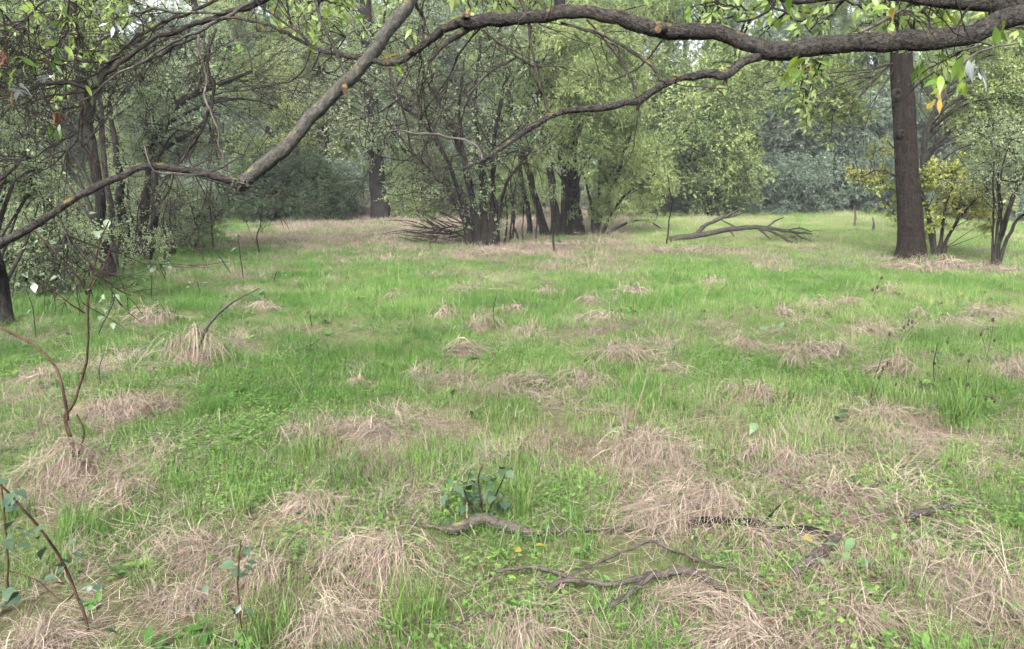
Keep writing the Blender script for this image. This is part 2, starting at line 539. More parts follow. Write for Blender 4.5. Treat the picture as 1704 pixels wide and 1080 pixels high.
def scatter(name, key, objs, pts, rot, scl, tint, parent=None, loc=(0, 0, 0)):
    pts = np.asarray(pts, np.float32).reshape(-1, 3)
    n = len(pts)
    me = bpy.data.meshes.new(name)
    me.vertices.add(n); me.vertices.foreach_set('co', pts.ravel())
    def put(nm, ty, val, f):
        a = me.attributes.new(nm, ty, 'POINT'); a.data.foreach_set(f, val)
    put('pick', 'INT', rng.integers(0, len(objs), n).astype(np.int32), 'value')
    put('rot', 'FLOAT_VECTOR', np.asarray(rot, np.float32).ravel(), 'vector')
    put('scl', 'FLOAT', np.broadcast_to(np.asarray(scl, np.float32), (n,)).copy(), 'value')
    put('tint', 'FLOAT', np.broadcast_to(np.asarray(tint, np.float32), (n,)).copy(), 'value')
    for m in objs[0].data.materials:
        me.materials.append(m)
    o = link(name, me, parent, loc)
    md = o.modifiers.new('scatter', 'NODES')
    md.node_group = scatter_group(key, objs)
    o['kind'] = 'stuff'
    return o

def crown(parent, kind, cl, base, tint, tv=0.12, dens=1.0, name='crown'):
    """leafy clumps (x, y, z, r), every one turned differently"""
    c = np.array(cl)
    keep = c[:, 2] > terrain(c[:, 0], c[:, 1]) + 0.12
    c = c[keep]; n = len(c)
    t = tint + tv * 2.2 * (fbm(c[:, 0] * 0.6, c[:, 2] * 0.6 + c[:, 1], 17, 2) - 0.5) + rng.normal(0, 0.08, n)
    rot = np.stack([rng.normal(0, 0.3, n), rng.normal(0, 0.3, n), rng.random(n) * 6.283], -1)
    return scatter(name, kind, SPR[kind], c[:, :3] - np.asarray(base), rot, c[:, 3] / NOMINAL[kind], t, parent)

def clumps_in(ells, size):
    out = []
    for (c, rx, ry, rz, n) in ells:
        for _ in range(n):
            g = unit(rng.normal(0, 1, 3)) * rng.random() ** 0.4
            out.append((c[0] + g[0] * rx, c[1] + g[1] * ry, c[2] + g[2] * rz, size * random.uniform(0.6, 1.35)))
    return out

TREES = 'trees and shrubs around the clearing'

def tree(name, label, cat, base, stems, ells, kind, tint=0.5, n_per=24, size=0.7, bark='bark_dark', group=TREES, tv=0.12, spr_scale=1.0,
         limbs=True, bare=None, up=0.15, sides=9, twig='twig_dark', limb_r=0.02, part='trunk'):
    """stems: list of (points Nx3 world, radii); ells: crown lobes (centre, rx, ry, rz, clumps)"""
    base = np.asarray(base, float)
    root = empty(name, base, label, cat, group)
    for si, (pts, rad) in enumerate(stems):
        mb = MB()
        limb(mb, np.asarray(pts) - base, rad, 0.16, sides, 0.10, wob=0.12)
        link(part if si == 0 else 'stem', mb.mesh(part, bark), root)
    cl = clumps_in(ells, size)
    allp = np.vstack([spline(p, r, 0.3)[0] for p, r in stems])
    allr = np.concatenate([spline(p, r, 0.3)[1] for p, r in stems])
    if limbs and cl:
        mb = MB()
        for (x, y, z, r) in cl:
            c = np.array([x, y, z])
            dh = np.hypot(allp[:, 0] - x, allp[:, 1] - y)
            cost = np.linalg.norm(allp - c, axis=1) + 2.5 * np.maximum(0, allp[:, 2] - (z - 0.35 * dh)) + rng.random(len(allp)) * 0.8
            i = int(np.argmin(cost))
            a = allp[i]
            mid = (a + c) / 2 + np.array([0, 0, 0.12 * dh[i]]) + rng.normal(0, 0.12, 3)
            r0 = min(allr[i] * 0.6, limb_r * random.uniform(0.8, 1.8) + 0.004 * dh[i])
            P, q = spline(np.array([a, mid, c]) - base, [r0, r0 * 0.6, 0.005], 0.35)
            tube(mb, P, q, 4, 0, 0.5, 0, False, random.random() * 20)
        o = link('branches', mb.mesh('branches', twig), root); o['kind'] = 'stuff'
    if bare:
        mb = MB()
        for (p, d, L, rr, lev, dr, sp, kids) in bare:
            twigs(mb, np.asarray(p) - base, d, L, rr, lev, dr, sp, kids)
        o = link('twigs', mb.mesh('twigs', twig), root); o['kind'] = 'stuff'
    if cl:
        crown(root, kind, cl, base, tint, tv)
    return root

def stem_px(path, depth, n_scale=1.0, wander=0.0):
    """path: (px, py, width px); returns world points and radii at about that depth"""
    pts, rad = [], []
    for i, (px, py, wd) in enumerate(path):
        dd = depth + wander * math.sin(i * 1.7)
        pts.append(at(px, py, dd)); rad.append(wd * 0.5 * dd / F_PX * n_scale)
    return np.array(pts), np.array(rad)

# ------------------------------------------------------------------ the meadow
# dry tufts of last year's grass: (px, py, width px, height px, words that single it out, flat)
TUFTS = [
 (773, 487, 55, 17, 'flat oval tan straw tuft in green grass, highest of the middle row', 1),
 (912, 492, 42, 17, 'small tan straw tuft in the green beyond the middle of the clearing', 1),
 (980, 501, 32, 10, 'thin flat straw patch just beyond the long pale straw streak', 1),
 (655, 496, 30, 9, 'tiny straw tuft beside upright broad leaves, far side of the clearing', 1),
 (738, 530, 32, 22, 'small upright straw tuft beside the dark thin herb', 0),
 (803, 553, 46, 36, 'tall pale straw tuft leaning over, just behind the thin dark herb', 0),
 (882, 558, 36, 20, 'small dark-centred straw tuft in the middle of the green', 0),
 (855, 518, 42, 9, 'faint flat straw patch behind the small dark-centred tuft', 1),
 (1007, 537, 76, 12, 'long pale flat straw streak in the middle distance', 1),
 (1050, 490, 52, 14, 'flat straw tuft below the centre thicket, in short green grass', 1),
 (768, 590, 72, 13, 'long low straw tuft lying flat in green grass, centre of clearing', 1),
 (700, 628, 36, 22, 'small pale straw tuft alone in green grass, centre-left', 0),
 (862, 652, 95, 40, 'big matted straw tuft with dark hollow, centre of the clearing', 0),
 (972, 642, 75, 28, 'low straw ridge joining the big hollow tuft', 0),
 (1030, 600, 88, 30, 'wide pale straw hummock among tall dry stalks', 0),
 (1120, 625, 58, 16, 'flat straw patch at the foot of the wide pale hummock', 1),
 (590, 645, 26, 18, 'little straw wisp in the green on the left of centre', 0),
 (620, 725, 115, 48, 'broad matted straw mound left of centre, with combed-over blades', 0),
 (515, 728, 78, 42, 'loose pale straw mound beside the broad combed-over mound', 0),
 (890, 745, 75, 28, 'low bare straw patch in clover, centre of the near meadow', 1),
 (1045, 760, 90, 75, 'tall ragged straw tussock with upright stalks, right of centre', 0),
 (1110, 765, 95, 38, 'straw sloping off the tall ragged tussock', 0),
 (1185, 474, 46, 17, 'small straw tuft in short grass below the fallen grey limb', 1),
 (1355, 512, 46, 17, 'rounded faded straw tuft between fallen limb and big trunk', 0),
 (1415, 507, 36, 10, 'faint straw tuft next to the rounded faded one', 1),
 (1475, 487, 36, 8, 'flat pale straw scrap beneath the big dark trunk', 1),
 (1302, 523, 24, 9, 'tiny straw dot to the left of the rounded faded tuft', 1),
 (1450, 558, 52, 22, 'loose airy straw tuft with arching stalks, right side', 0),
 (1520, 527, 32, 10, 'small brownish straw tuft below the big trunk', 1),
 (1600, 542, 84, 14, 'long brown straw streak, nearer of two on the right', 1),
 (1652, 526, 84, 15, 'long brown straw streak, farther of two on the right', 1),
 (1365, 590, 108, 28, 'wide humped straw mound in bright grass on the right', 0),
 (1322, 610, 46, 10, 'small flat straw apron at the foot of the wide hump', 1),
 (1490, 625, 58, 40, 'round pale straw cushion beside dark dead seed stems', 0),
 (1690, 628, 50, 34, 'round straw cushion cut by the frame at the right', 0),
 (1258, 668, 84, 32, 'reddish straw mound in green grass right of the tall tussock', 0),
 (1460, 702, 82, 42, 'grey-brown straw heap beside broad ground leaves', 0),
 (1230, 580, 62, 10, 'faint strip of straw behind the reddish mound', 1),
 (252, 538, 78, 46, 'cone-shaped straw tuft gathered round a stem near the left trees', 0),
 (320, 610, 92, 66, 'tall slanting straw cone propped on a bent stem, left side', 0),
 (443, 518, 46, 20, 'small pink straw tuft with one broad leaf above it', 0),
 (60, 645, 62, 18, 'flat straw tuft at the left edge of the clearing', 1),
 (205, 685, 84, 30, 'straw mound behind the bare forked sapling', 0),
 (270, 685, 36, 24, 'small dark straw tuft right of the mound behind the sapling', 0),
 (125, 790, 135, 95, 'large straw skirt round the foot of the bare forked sapling', 0),
 (215, 830, 90, 42, 'straw drift right of the sapling foot', 0),
 (360, 930, 160, 58, 'wide dark-hollowed straw mound, lower left', 0),
 (520, 850, 100, 55, 'grey straw tussock with long bent blades, left of the broadleaf plant', 0),
 (445, 965, 85, 66, 'combed straw spilling down in front of the dark-hollowed mound', 0),
 (625, 945, 175, 80, 'long swept straw mat left of the lichen-spotted stick', 0),
 (258, 1005, 58, 26, 'small bleached pink straw tuft, lower left', 0),
 (325, 1000, 74, 22, 'loose crossed straw beside the bleached pink tuft', 1),
 (70, 1078, 110, 58, 'pinkish straw dome in the lower left corner', 0),
 (545, 1055, 125, 60, 'tangled straw between grass tufts at the bottom', 0),
 (860, 1085, 165, 60, 'big straw dome under the crossing stick at the bottom', 0),
 (1140, 855, 180, 85, 'largest grey straw tussock, behind the broken log', 0),
 (1285, 765, 115, 44, 'spread straw tuft with crossing stalks behind the half-buried branch', 0),
 (1270, 905, 150, 48, 'straw draped along the broken log', 0),
 (1400, 832, 125, 34, 'straw fringe over the half-buried branch', 0),
 (1130, 1010, 145, 55, 'straw mat under the forked dead branch', 0),
 (1440, 1035, 140, 50, 'coarse straw patch right of the log, near the bottom', 1),
 (1560, 960, 180, 55, 'broad flattened straw patch at lower right', 1),
 (1660, 1010, 110, 50, 'straw patch in the lower right corner', 1),
 (1240, 1085, 165, 60, 'straw mound at the bottom edge among clover', 0),
 (690, 830, 90, 36, 'dull straw tuft beside the dark broadleaf plant', 1),
 (1500, 446, 70, 14, 'straw litter round the foot of the big dark trunk', 1),
 (1582, 446, 60, 20, 'twiggy straw at the foot of the yellow shrub', 0),
 (1655, 455, 90, 12, 'straw at the foot of the dark forked small tree', 1),
 (805, 422, 130, 12, 'brown straw skirt under the many-stemmed tree', 1),
 (930, 412, 150, 14, 'brown straw under the stout trunk and forked trunk', 1),
 (1120, 420, 90, 12, 'straw bed under the butt of the fallen limb', 1),
 (160, 690, 50, 20, 'pale straw wisp just behind the forked sapling', 0),
]

TUFT_W = []
for (px, py, wp, hp, lab, flat) in TUFTS:
    g = ground(px, py)
    TUFT_W.append((g, wp * 0.5 * g[1] / F_PX, hp * g[1] / F_PX, lab, flat))

def smooth(a, b, x):
    t = np.clip((np.asarray(x, float) - a) / (b - a), 0, 1)
    return t * t * (3 - 2 * t)

def strawness(x, y):
    """0 green sward .. 1 dry thatch"""
    x = np.asarray(x, float); y = np.asarray(y, float)
    u = x / np.maximum(y, 1)                        # bearing
    n = fbm(x * 0.55 + 3, y * 0.45 + 8, 21, 4) - 0.5
    n2 = fbm(x * 1.9, y * 1.6, 41, 3) - 0.5
    s = 0.10 + 0.15 * (1 - smooth(4.0, 6.8, y))     # near ground is half dry
    s = s - 0.10 * smooth(-0.1, -0.35, u) * (1 - smooth(4.2, 5.0, y)) 
    s = s + 0.28 * smooth(12.5, 17, y) * (1 - smooth(19, 21.5, y)) * smooth(-0.42, -0.2, u)
    s = s + (0.62 + 0.5 * n2) * smooth(17, 24, y + 5 * n) * smooth(-0.42, -0.24, u + n * 0.25) * (1 - smooth(0.12, 0.20, u + n * 0.1))
    s = s + 0.6 * smooth(20, 22, y) * smooth(-0.45, -0.42, u) * 0
    s = s + 0.7 * smooth(30, 33, y) * (1 - smooth(0.12, 0.2, u)) + 0.5 * smooth(36, 38, y)
    s = s + 0.18 * smooth(0.2, 0.6, u) * (1 - smooth(4, 9, y))
    s = s + (n * 1.0 + n2 * 0.95) * (1 - 0.75 * smooth(16, 19, y))
    for (g, rx, h, lab, flat) in TUFT_W:
        d2 = ((x - g[0]) / (rx * 1.4)) ** 2 + ((y - g[1]) / (rx * 1.15 + 0.12)) ** 2
        s = s + 0.40 * np.exp(-d2)
    return np.clip(s, 0, 1)

def graded(lo, hi, a, b, fine, grow=1.35):
    c = list(np.arange(a, b + 1e-6, fine))
    st = fine
    while c[-1] < hi:
        st *= grow; c.append(c[-1] + st)
    st = fine
    while c[0] > lo:
        st *= grow; c.insert(0, c[0] - st)
    return np.array(c)

gx, gy = graded(-420, 420, -22, 22, 0.25), graded(-300, 520, 0.5, 42, 0.25)
X, Y = np.meshgrid(gx, gy)
Z = terrain(X, Y)
mb = MB()
ny, nx = X.shape
i = np.arange(ny - 1)[:, None] * nx; j = np.arange(nx - 1)[None]
mb.add(np.stack([X, Y, Z], -1).reshape(-1, 3), np.stack([i + j, i + j + 1, i + nx + j + 1, i + nx + j], -1).reshape(-1, 4))
me = mb.mesh('ground', 'meadow_soil')
a = me.attributes.new('green', 'FLOAT', 'POINT')
a.data.foreach_set('value', (0.75 - 0.75 * strawness(X, Y)).astype(np.float32).ravel())
o = link('ground', me); o['kind'] = 'structure'
# ------------------------------------------------------------------ trees and shrubs
def lobe(px, py, depth, wpx, hpx, n, dm=None):
    c = at(px, py, depth)
    rx, rz = wpx * 0.5 * depth / F_PX, hpx * 0.5 * depth / F_PX
    return (c, rx, dm if dm else max(0.6, rx * 0.8), rz, n)

def px_tree(name, label, cat, paths, lobes, kind, depth=None, **kw):
    """paths: list of pixel stems, the first starts at the tree's foot"""
    f = paths[0][0]
    b = ground(f[0], f[1])
    if depth:
        b = at(f[0], f[1], depth); b[2] = float(terrain(b[0], b[1]))
    d = b[1]
    stems = []
    for k, p in enumerate(paths):
        pts, rad = stem_px(p, d, wander=0.25)
        if abs(p[0][1] - f[1]) < 30:             # starts on the ground: root it there
            pts[0][2] = float(terrain(pts[0][0], pts[0][1])) - 0.06
            rad[0] *= 1.35
        stems.append((pts, rad))
    ells = [lobe(px, py, d + dz, wp, hp, n) for (px, py, dz, wp, hp, n) in lobes]
    return tree(name, label, cat, b, stems, ells, kind, **kw), b, d

def fan(px, py, d, targets, rad, lev, droop=0.02, spread=0.55, kids=4, jit=0.6):
    """bare branches from a point of a trunk towards pixel targets"""
    out = []
    p = at(px, py, d)
    for (tx, ty) in targets:
        t = at(tx, ty, d + random.uniform(-jit, jit) * 2)
        out.append((p + rng.normal(0, 0.05, 3), t - p, float(np.linalg.norm(t - p)), rad * random.uniform(0.7, 1.2), lev, droop, spread, kids))
    return out

# --- the big dark trunk on the right
b = ground(1516, 432); d = b[1]
pts, rad = stem_px([(1514, 440, 54), (1516, 400, 49), (1513, 340, 46), (1510, 290, 44), (1506, 220, 43), (1502, 150, 42), (1500, 90, 40), (1498, 20, 38), (1490, -90, 34), (1480, -250, 24)], d)
root = empty('oak_tree', b, 'thick dark brown tree trunk standing alone in the clearing on the right', 'tree', TREES)
mb = MB()
P, r = spline(pts - b, rad * 0.80, 0.05)
hz = P[:, 2] - P[0, 2]
r = r * (1 + 0.5 * np.exp(-np.maximum(hz, 0) / 0.16) + 0.10 * np.exp(-np.maximum(hz, 0) / 0.6))
tube(mb, P, r, 56, 0.06, 0.5, 0, True, 3.0, None, 0.085)
link('trunk', mb.mesh('trunk', 'bark_oak'), root)
for (kx, ky, kr) in ((1494, 157, 5.0), (1502, 222, 3.5)):       # two healed branch scars
    c = at(kx, ky, d - 0.222) - b
    mb = MB()
    th = np.linspace(0, 2 * math.pi, 13)[:-1]
    k = kr * d / F_PX
    prof = [(1.9, 0.06), (1.3, 0.0), (0.9, -0.014), (0.6, 0.02), (0.0, 0.035)]
    V = np.vstack([np.stack([c[0] + np.cos(th) * k * s, np.full(12, c[1] + dy), c[2] + np.sin(th) * k * s * 1.1], -1) for s, dy in prof])
    q = [[a * 12 + i, a * 12 + (i + 1) % 12, (a + 1) * 12 + (i + 1) % 12, (a + 1) * 12 + i] for a in range(4) for i in range(12)]
    mb.add(V, q, None, 0.5, V * 3)
    link('knot', mb.mesh('knot', 'bark_dark'), root)
mb = MB()
for (p, dd, L, rr, lev, dr, sp, kids) in (fan(1485, 105, d, [(1400, 120), (1350, 160), (1330, 215), (1380, 190), (1290, 190), (1420, 170), (1370, 130), (1440, 150)], 0.018, 2, 0.06, 0.35, 4)
        + fan(1520, 110, d, [(1580, 120), (1560, 200), (1600, 150), (1545, 250)], 0.014, 2, 0.05, 0.4, 4)):
    twigs(mb, p - b, dd, L, rr, lev, dr, sp, kids)
link('twigs', mb.mesh('twigs', 'twig_dark'), root)['kind'] = 'stuff'
cl = clumps_in([lobe(1420, -60, d, 420, 150, 26), lobe(1600, -40, d + 1, 380, 180, 24), lobe(1380, 165, d + 1.2, 120, 90, 8)], 0.6)
crown(root, 'green', cl, b, 0.62)

# --- multi-stemmed bare tree in the centre
paths = [[(797, 412, 13.3), (788, 350, 10.9), (774, 280, 9.4), (746, 200, 7.0), (713, 140, 5.5), (690, 90, 3.9)],
         [(806, 416, 14.0), (804, 350, 11.7), (798, 270, 9.4), (789, 190, 7.0), (795, 120, 5.5), (800, 60, 3.9)],
         [(816, 413, 10.9), (820, 330, 8.6), (822, 250, 7.0), (830, 180, 5.5), (850, 110, 3.9)],
         [(789, 408, 8.6), (768, 330, 7.0), (740, 260, 5.5), (698, 200, 4.7), (650, 160, 3.1)],
         [(783, 406, 7.0), (760, 340, 6.2), (724, 290, 4.7), (680, 250, 3.9)],
         [(823, 410, 7.0), (833, 340, 5.5), (852, 290, 4.7), (885, 250, 3.1)],
         [(801, 407, 8.6), (782, 300, 7.0), (766, 220, 5.5), (765, 150, 3.9), (775, 90, 3.1)],
         [(829, 405, 5.5), (828, 360, 3.9), (823, 300, 3.1), (832, 240, 2.3)]]
bd = ground(800, 415)[1]
bare = []
for k in range(64):
    p = random.choice(paths); q = p[random.randint(2, len(p) - 1)]
    tx, ty = q[0] + random.uniform(-130, 70), q[1] + random.uniform(-110, 30)
    bare += fan(q[0], q[1], bd, [(tx, ty)], 0.014, 2, 0.0, 0.5, 4)
for k in range(14):
    bare += fan(785, 320 + k * 3, bd, [(random.uniform(640, 740), random.uniform(260, 370))], 0.011, 2, 0.03, 0.45, 3)
px_tree('multi_stem_tree', 'dark many-stemmed tree with a bare twiggy fan, centre of the meadow edge', 'tree', paths,
        [(760, 120, 0, 260, 180, 26), (700, 250, 0.5, 160, 160, 16), (850, 230, 0, 120, 200, 10), (790, 330, 0.6, 200, 90, 10)], 'small', tint=0.5, n_per=12, size=0.6, bark='bark_dark', bare=bare, twig='twig_dark', sides=8)

# --- the trunks right of it
px_tree('ash_tree', 'stout dark trunk under hanging pale green leaf sprays, right of the many-stemmed tree', 'tree',
        [[(956, 391, 27), (953, 340, 25), (950, 280, 24), (945, 220, 23), (935, 120, 22), (930, 0, 18), (930, -150, 12)]],
        [(930, 150, -2.2, 240, 260, 44), (1000, 120, -1.0, 180, 220, 22), (860, 90, 0.5, 160, 160, 14), (960, -60, 0, 360, 180, 20)],
        'willow', tint=0.62, n_per=30, size=0.62, bark='bark_dark', tv=0.16)
px_tree('twin_stem_tree', 'slim dark forked trunk touching the stout trunk on its left side', 'tree',
        [[(925, 393, 15), (922, 340, 13), (915, 280, 12), (905, 210, 10), (890, 100, 8), (880, -20, 6)], [(934, 392, 11), (938, 330, 9), (934, 260, 8), (925, 180, 6), (920, 60, 4)]],
        [(890, 60, 0.5, 150, 160, 12)], 'green', tint=0.5, n_per=22, size=0.6)
px_tree('leaning_tree', 'thin trunk leaning left between the many-stemmed tree and the forked trunk', 'tree',
        [[(908, 392, 13), (896, 345, 12), (880, 290, 11), (864, 235, 9), (845, 160, 7), (830, 60, 5)]],
        [(840, 60, 0.6, 130, 150, 10)], 'green', tint=0.45, n_per=20, size=0.6)
px_tree('slender_tree', 'slender straight stem left of the leaning trunk', 'tree',
        [[(881, 390, 8), (877, 340, 7), (866, 285, 6), (862, 200, 4)]], [(862, 190, 0.3, 70, 90, 5)], 'green', tint=0.5, n_per=16, size=0.5)
px_tree('sapling', 'thin upright sapling in front of the stout trunk and forked trunk', 'sapling',
        [[(921, 421, 3.2), (919, 380, 2.6), (922, 330, 2), (918, 290, 1.4)]], [(918, 300, 0, 40, 60, 4)], 'small', tint=0.6, n_per=8, size=0.35)
px_tree('willow_shrub', 'airy yellow-green shrub with thin arching stems right of the stout trunk', 'shrub',
        [[(990, 393, 6), (985, 350, 5), (975, 300, 4), (960, 250, 3)], [(994, 393, 6), (1005, 340, 5), (1030, 280, 4), (1050, 220, 3)],
         [(998, 394, 5), (1020, 350, 4), (1060, 310, 3), (1090, 290, 2)], [(992, 392, 5), (996, 330, 4), (1000, 260, 3), (1010, 190, 2)],
         [(1000, 394, 5), (1040, 372, 4), (1075, 368, 3), (1100, 380, 2)]],
        [(1010, 260, 0, 120, 170, 22), (1055, 300, 0.3, 110, 130, 16), (985, 330, 0.2, 80, 90, 8)], 'willow', tint=0.70, n_per=16, size=0.5, bark='twig_dark', part='stem')
px_tree('thin_sapling', 'lone leafless sapling at the shrub edge near the fallen limb', 'sapling',
        [[(1112, 408, 2.6), (1112, 370, 2.2), (1118, 330, 1.8), (1110, 290, 1.2)]], [], 'small', bare=fan(1114, 345, ground(1112, 408)[1], [(1090, 300), (1135, 305), (1120, 280), (1100, 330), (1130, 345)], 0.004, 2, 0, 0.4, 3))

# --- left group
px_tree('leaning_dark_tree', 'thick dark trunk in front of the left thicket, root flare in green grass', 'tree',
        [[(178, 468, 20), (172, 420, 18), (165, 360, 17), (158, 290, 16), (146, 200, 16), (132, 110, 15), (122, 20, 14), (115, -90, 12)], [(145, 200, 11.2), (170, 120, 8.8), (205, 85, 7.2), (250, 55, 5.6), (300, 20, 4.0)]],
        [(120, 60, 1.5, 260, 200, 16), (60, 180, 1.2, 160, 140, 8)], 'small', tint=0.5, n_per=13, size=0.55, bark='bark_dark',
        bare=fan(150, 230, ground(178, 468)[1], [(60, 120), (90, 90), (230, 110), (40, 230), (260, 140), (200, 60)], 0.014, 2, 0, 0.5, 5)
        + fan(135, 120, ground(178, 468)[1], [(10, 60), (60, 20), (230, 30), (20, 140)], 0.014, 2, 0.0, 0.5, 5))
px_tree('mossy_tree', 'mossy trunk close behind the thick left trunk', 'tree',
        [[(187, 452, 11.2), (186, 400, 10.4), (182, 340, 9.6), (172, 250, 8.8), (165, 150, 7.2)]], [(170, 120, 0.5, 160, 120, 8)], 'small', tint=0.45, n_per=14, size=0.55, bark='bark_grey')
d3 = ground(228, 424)[1]
px_tree('forking_tree', 'dark trunk curving right into long low branches, left thicket', 'tree',
        [[(212, 428, 20.8), (208, 385, 17.6), (200, 340, 14.4), (196, 280, 11.2), (185, 200, 8.0), (180, 120, 5.6)],
         [(222, 424, 19.2), (236, 370, 16.0), (246, 310, 14.4), (250, 255, 12.8), (275, 195, 11.2), (310, 165, 9.6), (360, 140, 7.2), (420, 120, 4.8)],
         [(252, 250, 7.2), (290, 200, 6.4), (345, 175, 5.6), (400, 165, 4.0), (460, 180, 2.4)]],
        [(330, 130, 0.5, 240, 160, 16), (240, 180, 0.6, 140, 140, 8)], 'small', tint=0.5, n_per=13, size=0.6, bark='bark_dark',
        bare=fan(330, 160, d3, [(430, 60), (470, 110), (500, 150), (450, 190), (520, 100), (400, 70), (380, 40), (540, 130)], 0.012, 3, 0.01, 0.42, 4)
        + fan(275, 195, d3, [(330, 80), (300, 60), (250, 70), (370, 230), (350, 100)], 0.012, 3, 0.0, 0.45, 4)
        + fan(420, 120, d3, [(500, 60), (560, 170), (540, 200), (520, 60), (480, 220)], 0.010, 3, 0.03, 0.45, 4)
        + fan(390, 130, d3, [(470, 40), (560, 110), (580, 150), (520, 170), (500, 200), (440, 160), (470, 130)], 0.009, 3, 0.02, 0.4, 5)
        + fan(310, 165, d3, [(400, 60), (430, 90), (350, 50), (420, 200), (390, 170)], 0.010, 3, 0.01, 0.4, 5))
px_tree('crooked_tree', 'crooked dark stem at the right end of the left thicket', 'tree',
        [[(242, 434, 14.4), (250, 395, 13.6), (262, 350, 12.0), (258, 300, 9.6), (270, 250, 8.0), (330, 215, 6.4), (345, 185, 4.8)]],
        [(300, 230, 0.4, 130, 110, 7)], 'small', tint=0.55, n_per=12, size=0.5, bark='bark_dark',
        bare=fan(262, 300, ground(242, 434)[1], [(300, 230), (330, 270), (230, 220)], 0.012, 2, 0, 0.5, 4))
px_tree('edge_tree', 'dark trunk cut by the left edge of the frame', 'tree',
        [[(6, 545, 32.0), (-2, 490, 27.2), (-14, 420, 25.6), (-30, 320, 24.0), (-50, 150, 22.4), (-60, 0, 20.8), (-70, -150, 16.0)]],
        [(10, 120, 1, 180, 260, 16), (20, 300, 0.5, 120, 120, 8)], 'small', tint=0.55, n_per=13, size=0.45, bark='bark_dark')
for (x0, y0, x1, y1, wd, lab) in ((85, 492, 80, 330, 9, 'thin reddish-brown sapling stem between edge trunk and thick left trunk'),
                                 (288, 425, 292, 330, 6, 'short straight sapling just right of the crooked stem'),
                                 (325, 418, 318, 320, 4, 'wispy sapling before the green strip, second right of the crooked stem'),
                                 (355, 415, 350, 330, 4, 'wispy sapling before the straw bank left of the dark bush'),
                                 (430, 424, 432, 345, 3, 'lone twig-thin sapling in front of the dark bush'),
                                 (120, 470, 112, 350, 5, 'leafy sapling beside the thick left trunk')):
    dd = ground(x0, y0)[1]
    px_tree('sapling', lab, 'sapling', [[(x0, y0, wd), ((2 * x0 + x1) / 3 + random.uniform(-4, 4), (2 * y0 + y1) / 3, wd * 0.85), ((x0 + 2 * x1) / 3 + random.uniform(-4, 4), (y0 + 2 * y1) / 3, wd * 0.7), (x1, y1, wd * 0.45)]],
            [(x1, (y1 * 2 + y0) / 3, 0, 60, 110, 5)] if wd > 3 else [], 'small', tint=0.6, n_per=9, size=0.4, bark='twig_dark', part='stem',
            bare=fan(x1, (y0 + y1) / 2, dd, [(x1 - 35, y1 + 5), (x1 + 30, y1 - 10), (x1 + 15, y1 + 20), (x1 - 10, y1 - 30)], 0.006, 1, 0, 0.5, 3))

for k in range(16):
    x0 = random.choice([random.uniform(40, 160), random.uniform(190, 345)]); y0 = random.uniform(412, 455) + (25 if x0 < 160 else 0)
    x1, y1 = x0 + random.gauss(0, 14), y0 - random.uniform(90, 190)
    dd = ground(x0, y0)[1]; wd = random.uniform(2.2, 4.2)
    px_tree('thicket_stem', 'thin dark upright stem among the many in the left thicket', 'sapling', [[(x0, y0, wd), ((2 * x0 + x1) / 3 + random.gauss(0, 3), (2 * y0 + y1) / 3, wd * 0.85), ((x0 + 2 * x1) / 3 + random.gauss(0, 3), (y0 + 2 * y1) / 3, wd * 0.65), (x1, y1, wd * 0.35)]],
            [(x1, y1 + 25, 0, 50, 90, 3)], 'small', tint=0.66, size=0.34, bark='twig_dark', part='stem', group='thin stems of the left thicket',
            bare=fan((x0 + x1) / 2, (y0 + y1) / 2, dd, [(x1 - 30, y1 + 10), (x1 + 30, y1), (x1 + 12, y1 - 25)], 0.004, 1, 0, 0.5, 4))
for k in range(9):
    x0 = random.uniform(745, 900); y0 = random.uniform(398, 414); x1, y1 = x0 + random.gauss(0, 12), y0 - random.uniform(80, 190)
    wd = random.uniform(2, 3.6); dd = ground(x0, y0)[1]
    px_tree('thicket_stem', 'thin dark shoot rising beside the many-stemmed tree', 'sapling', [[(x0, y0, wd), ((2 * x0 + x1) / 3 + random.gauss(0, 3), (2 * y0 + y1) / 3, wd * 0.85), ((x0 + 2 * x1) / 3 + random.gauss(0, 3), (y0 + 2 * y1) / 3, wd * 0.65), (x1, y1, wd * 0.35)]],
            [], 'small', bark='twig_dark', part='stem', group='thin shoots of the centre thicket', bare=fan((x0 + x1) / 2, (y0 + y1) / 2, dd, [(x1 - 30, y1 + 10), (x1 + 30, y1), (x1 + 12, y1 - 25)], 0.005, 2, 0, 0.5, 3))

# --- middle left trunk with its veil of leaves
px_tree('veiled_tree', 'grey-brown trunk standing in pink straw, lower crown veiled in leaves', 'tree',
        [[(634, 365, 30), (630, 320, 27), (624, 260, 25), (618, 180, 23), (612, 80, 20), (606, -60, 15)]],
        [(610, 190, -1, 150, 160, 18), (560, 110, 0, 170, 160, 14), (660, 60, 0, 170, 160, 12), (600, -40, 0, 280, 160, 12)], 'small', tint=0.68, n_per=24, size=0.8, bark='bark_dark')

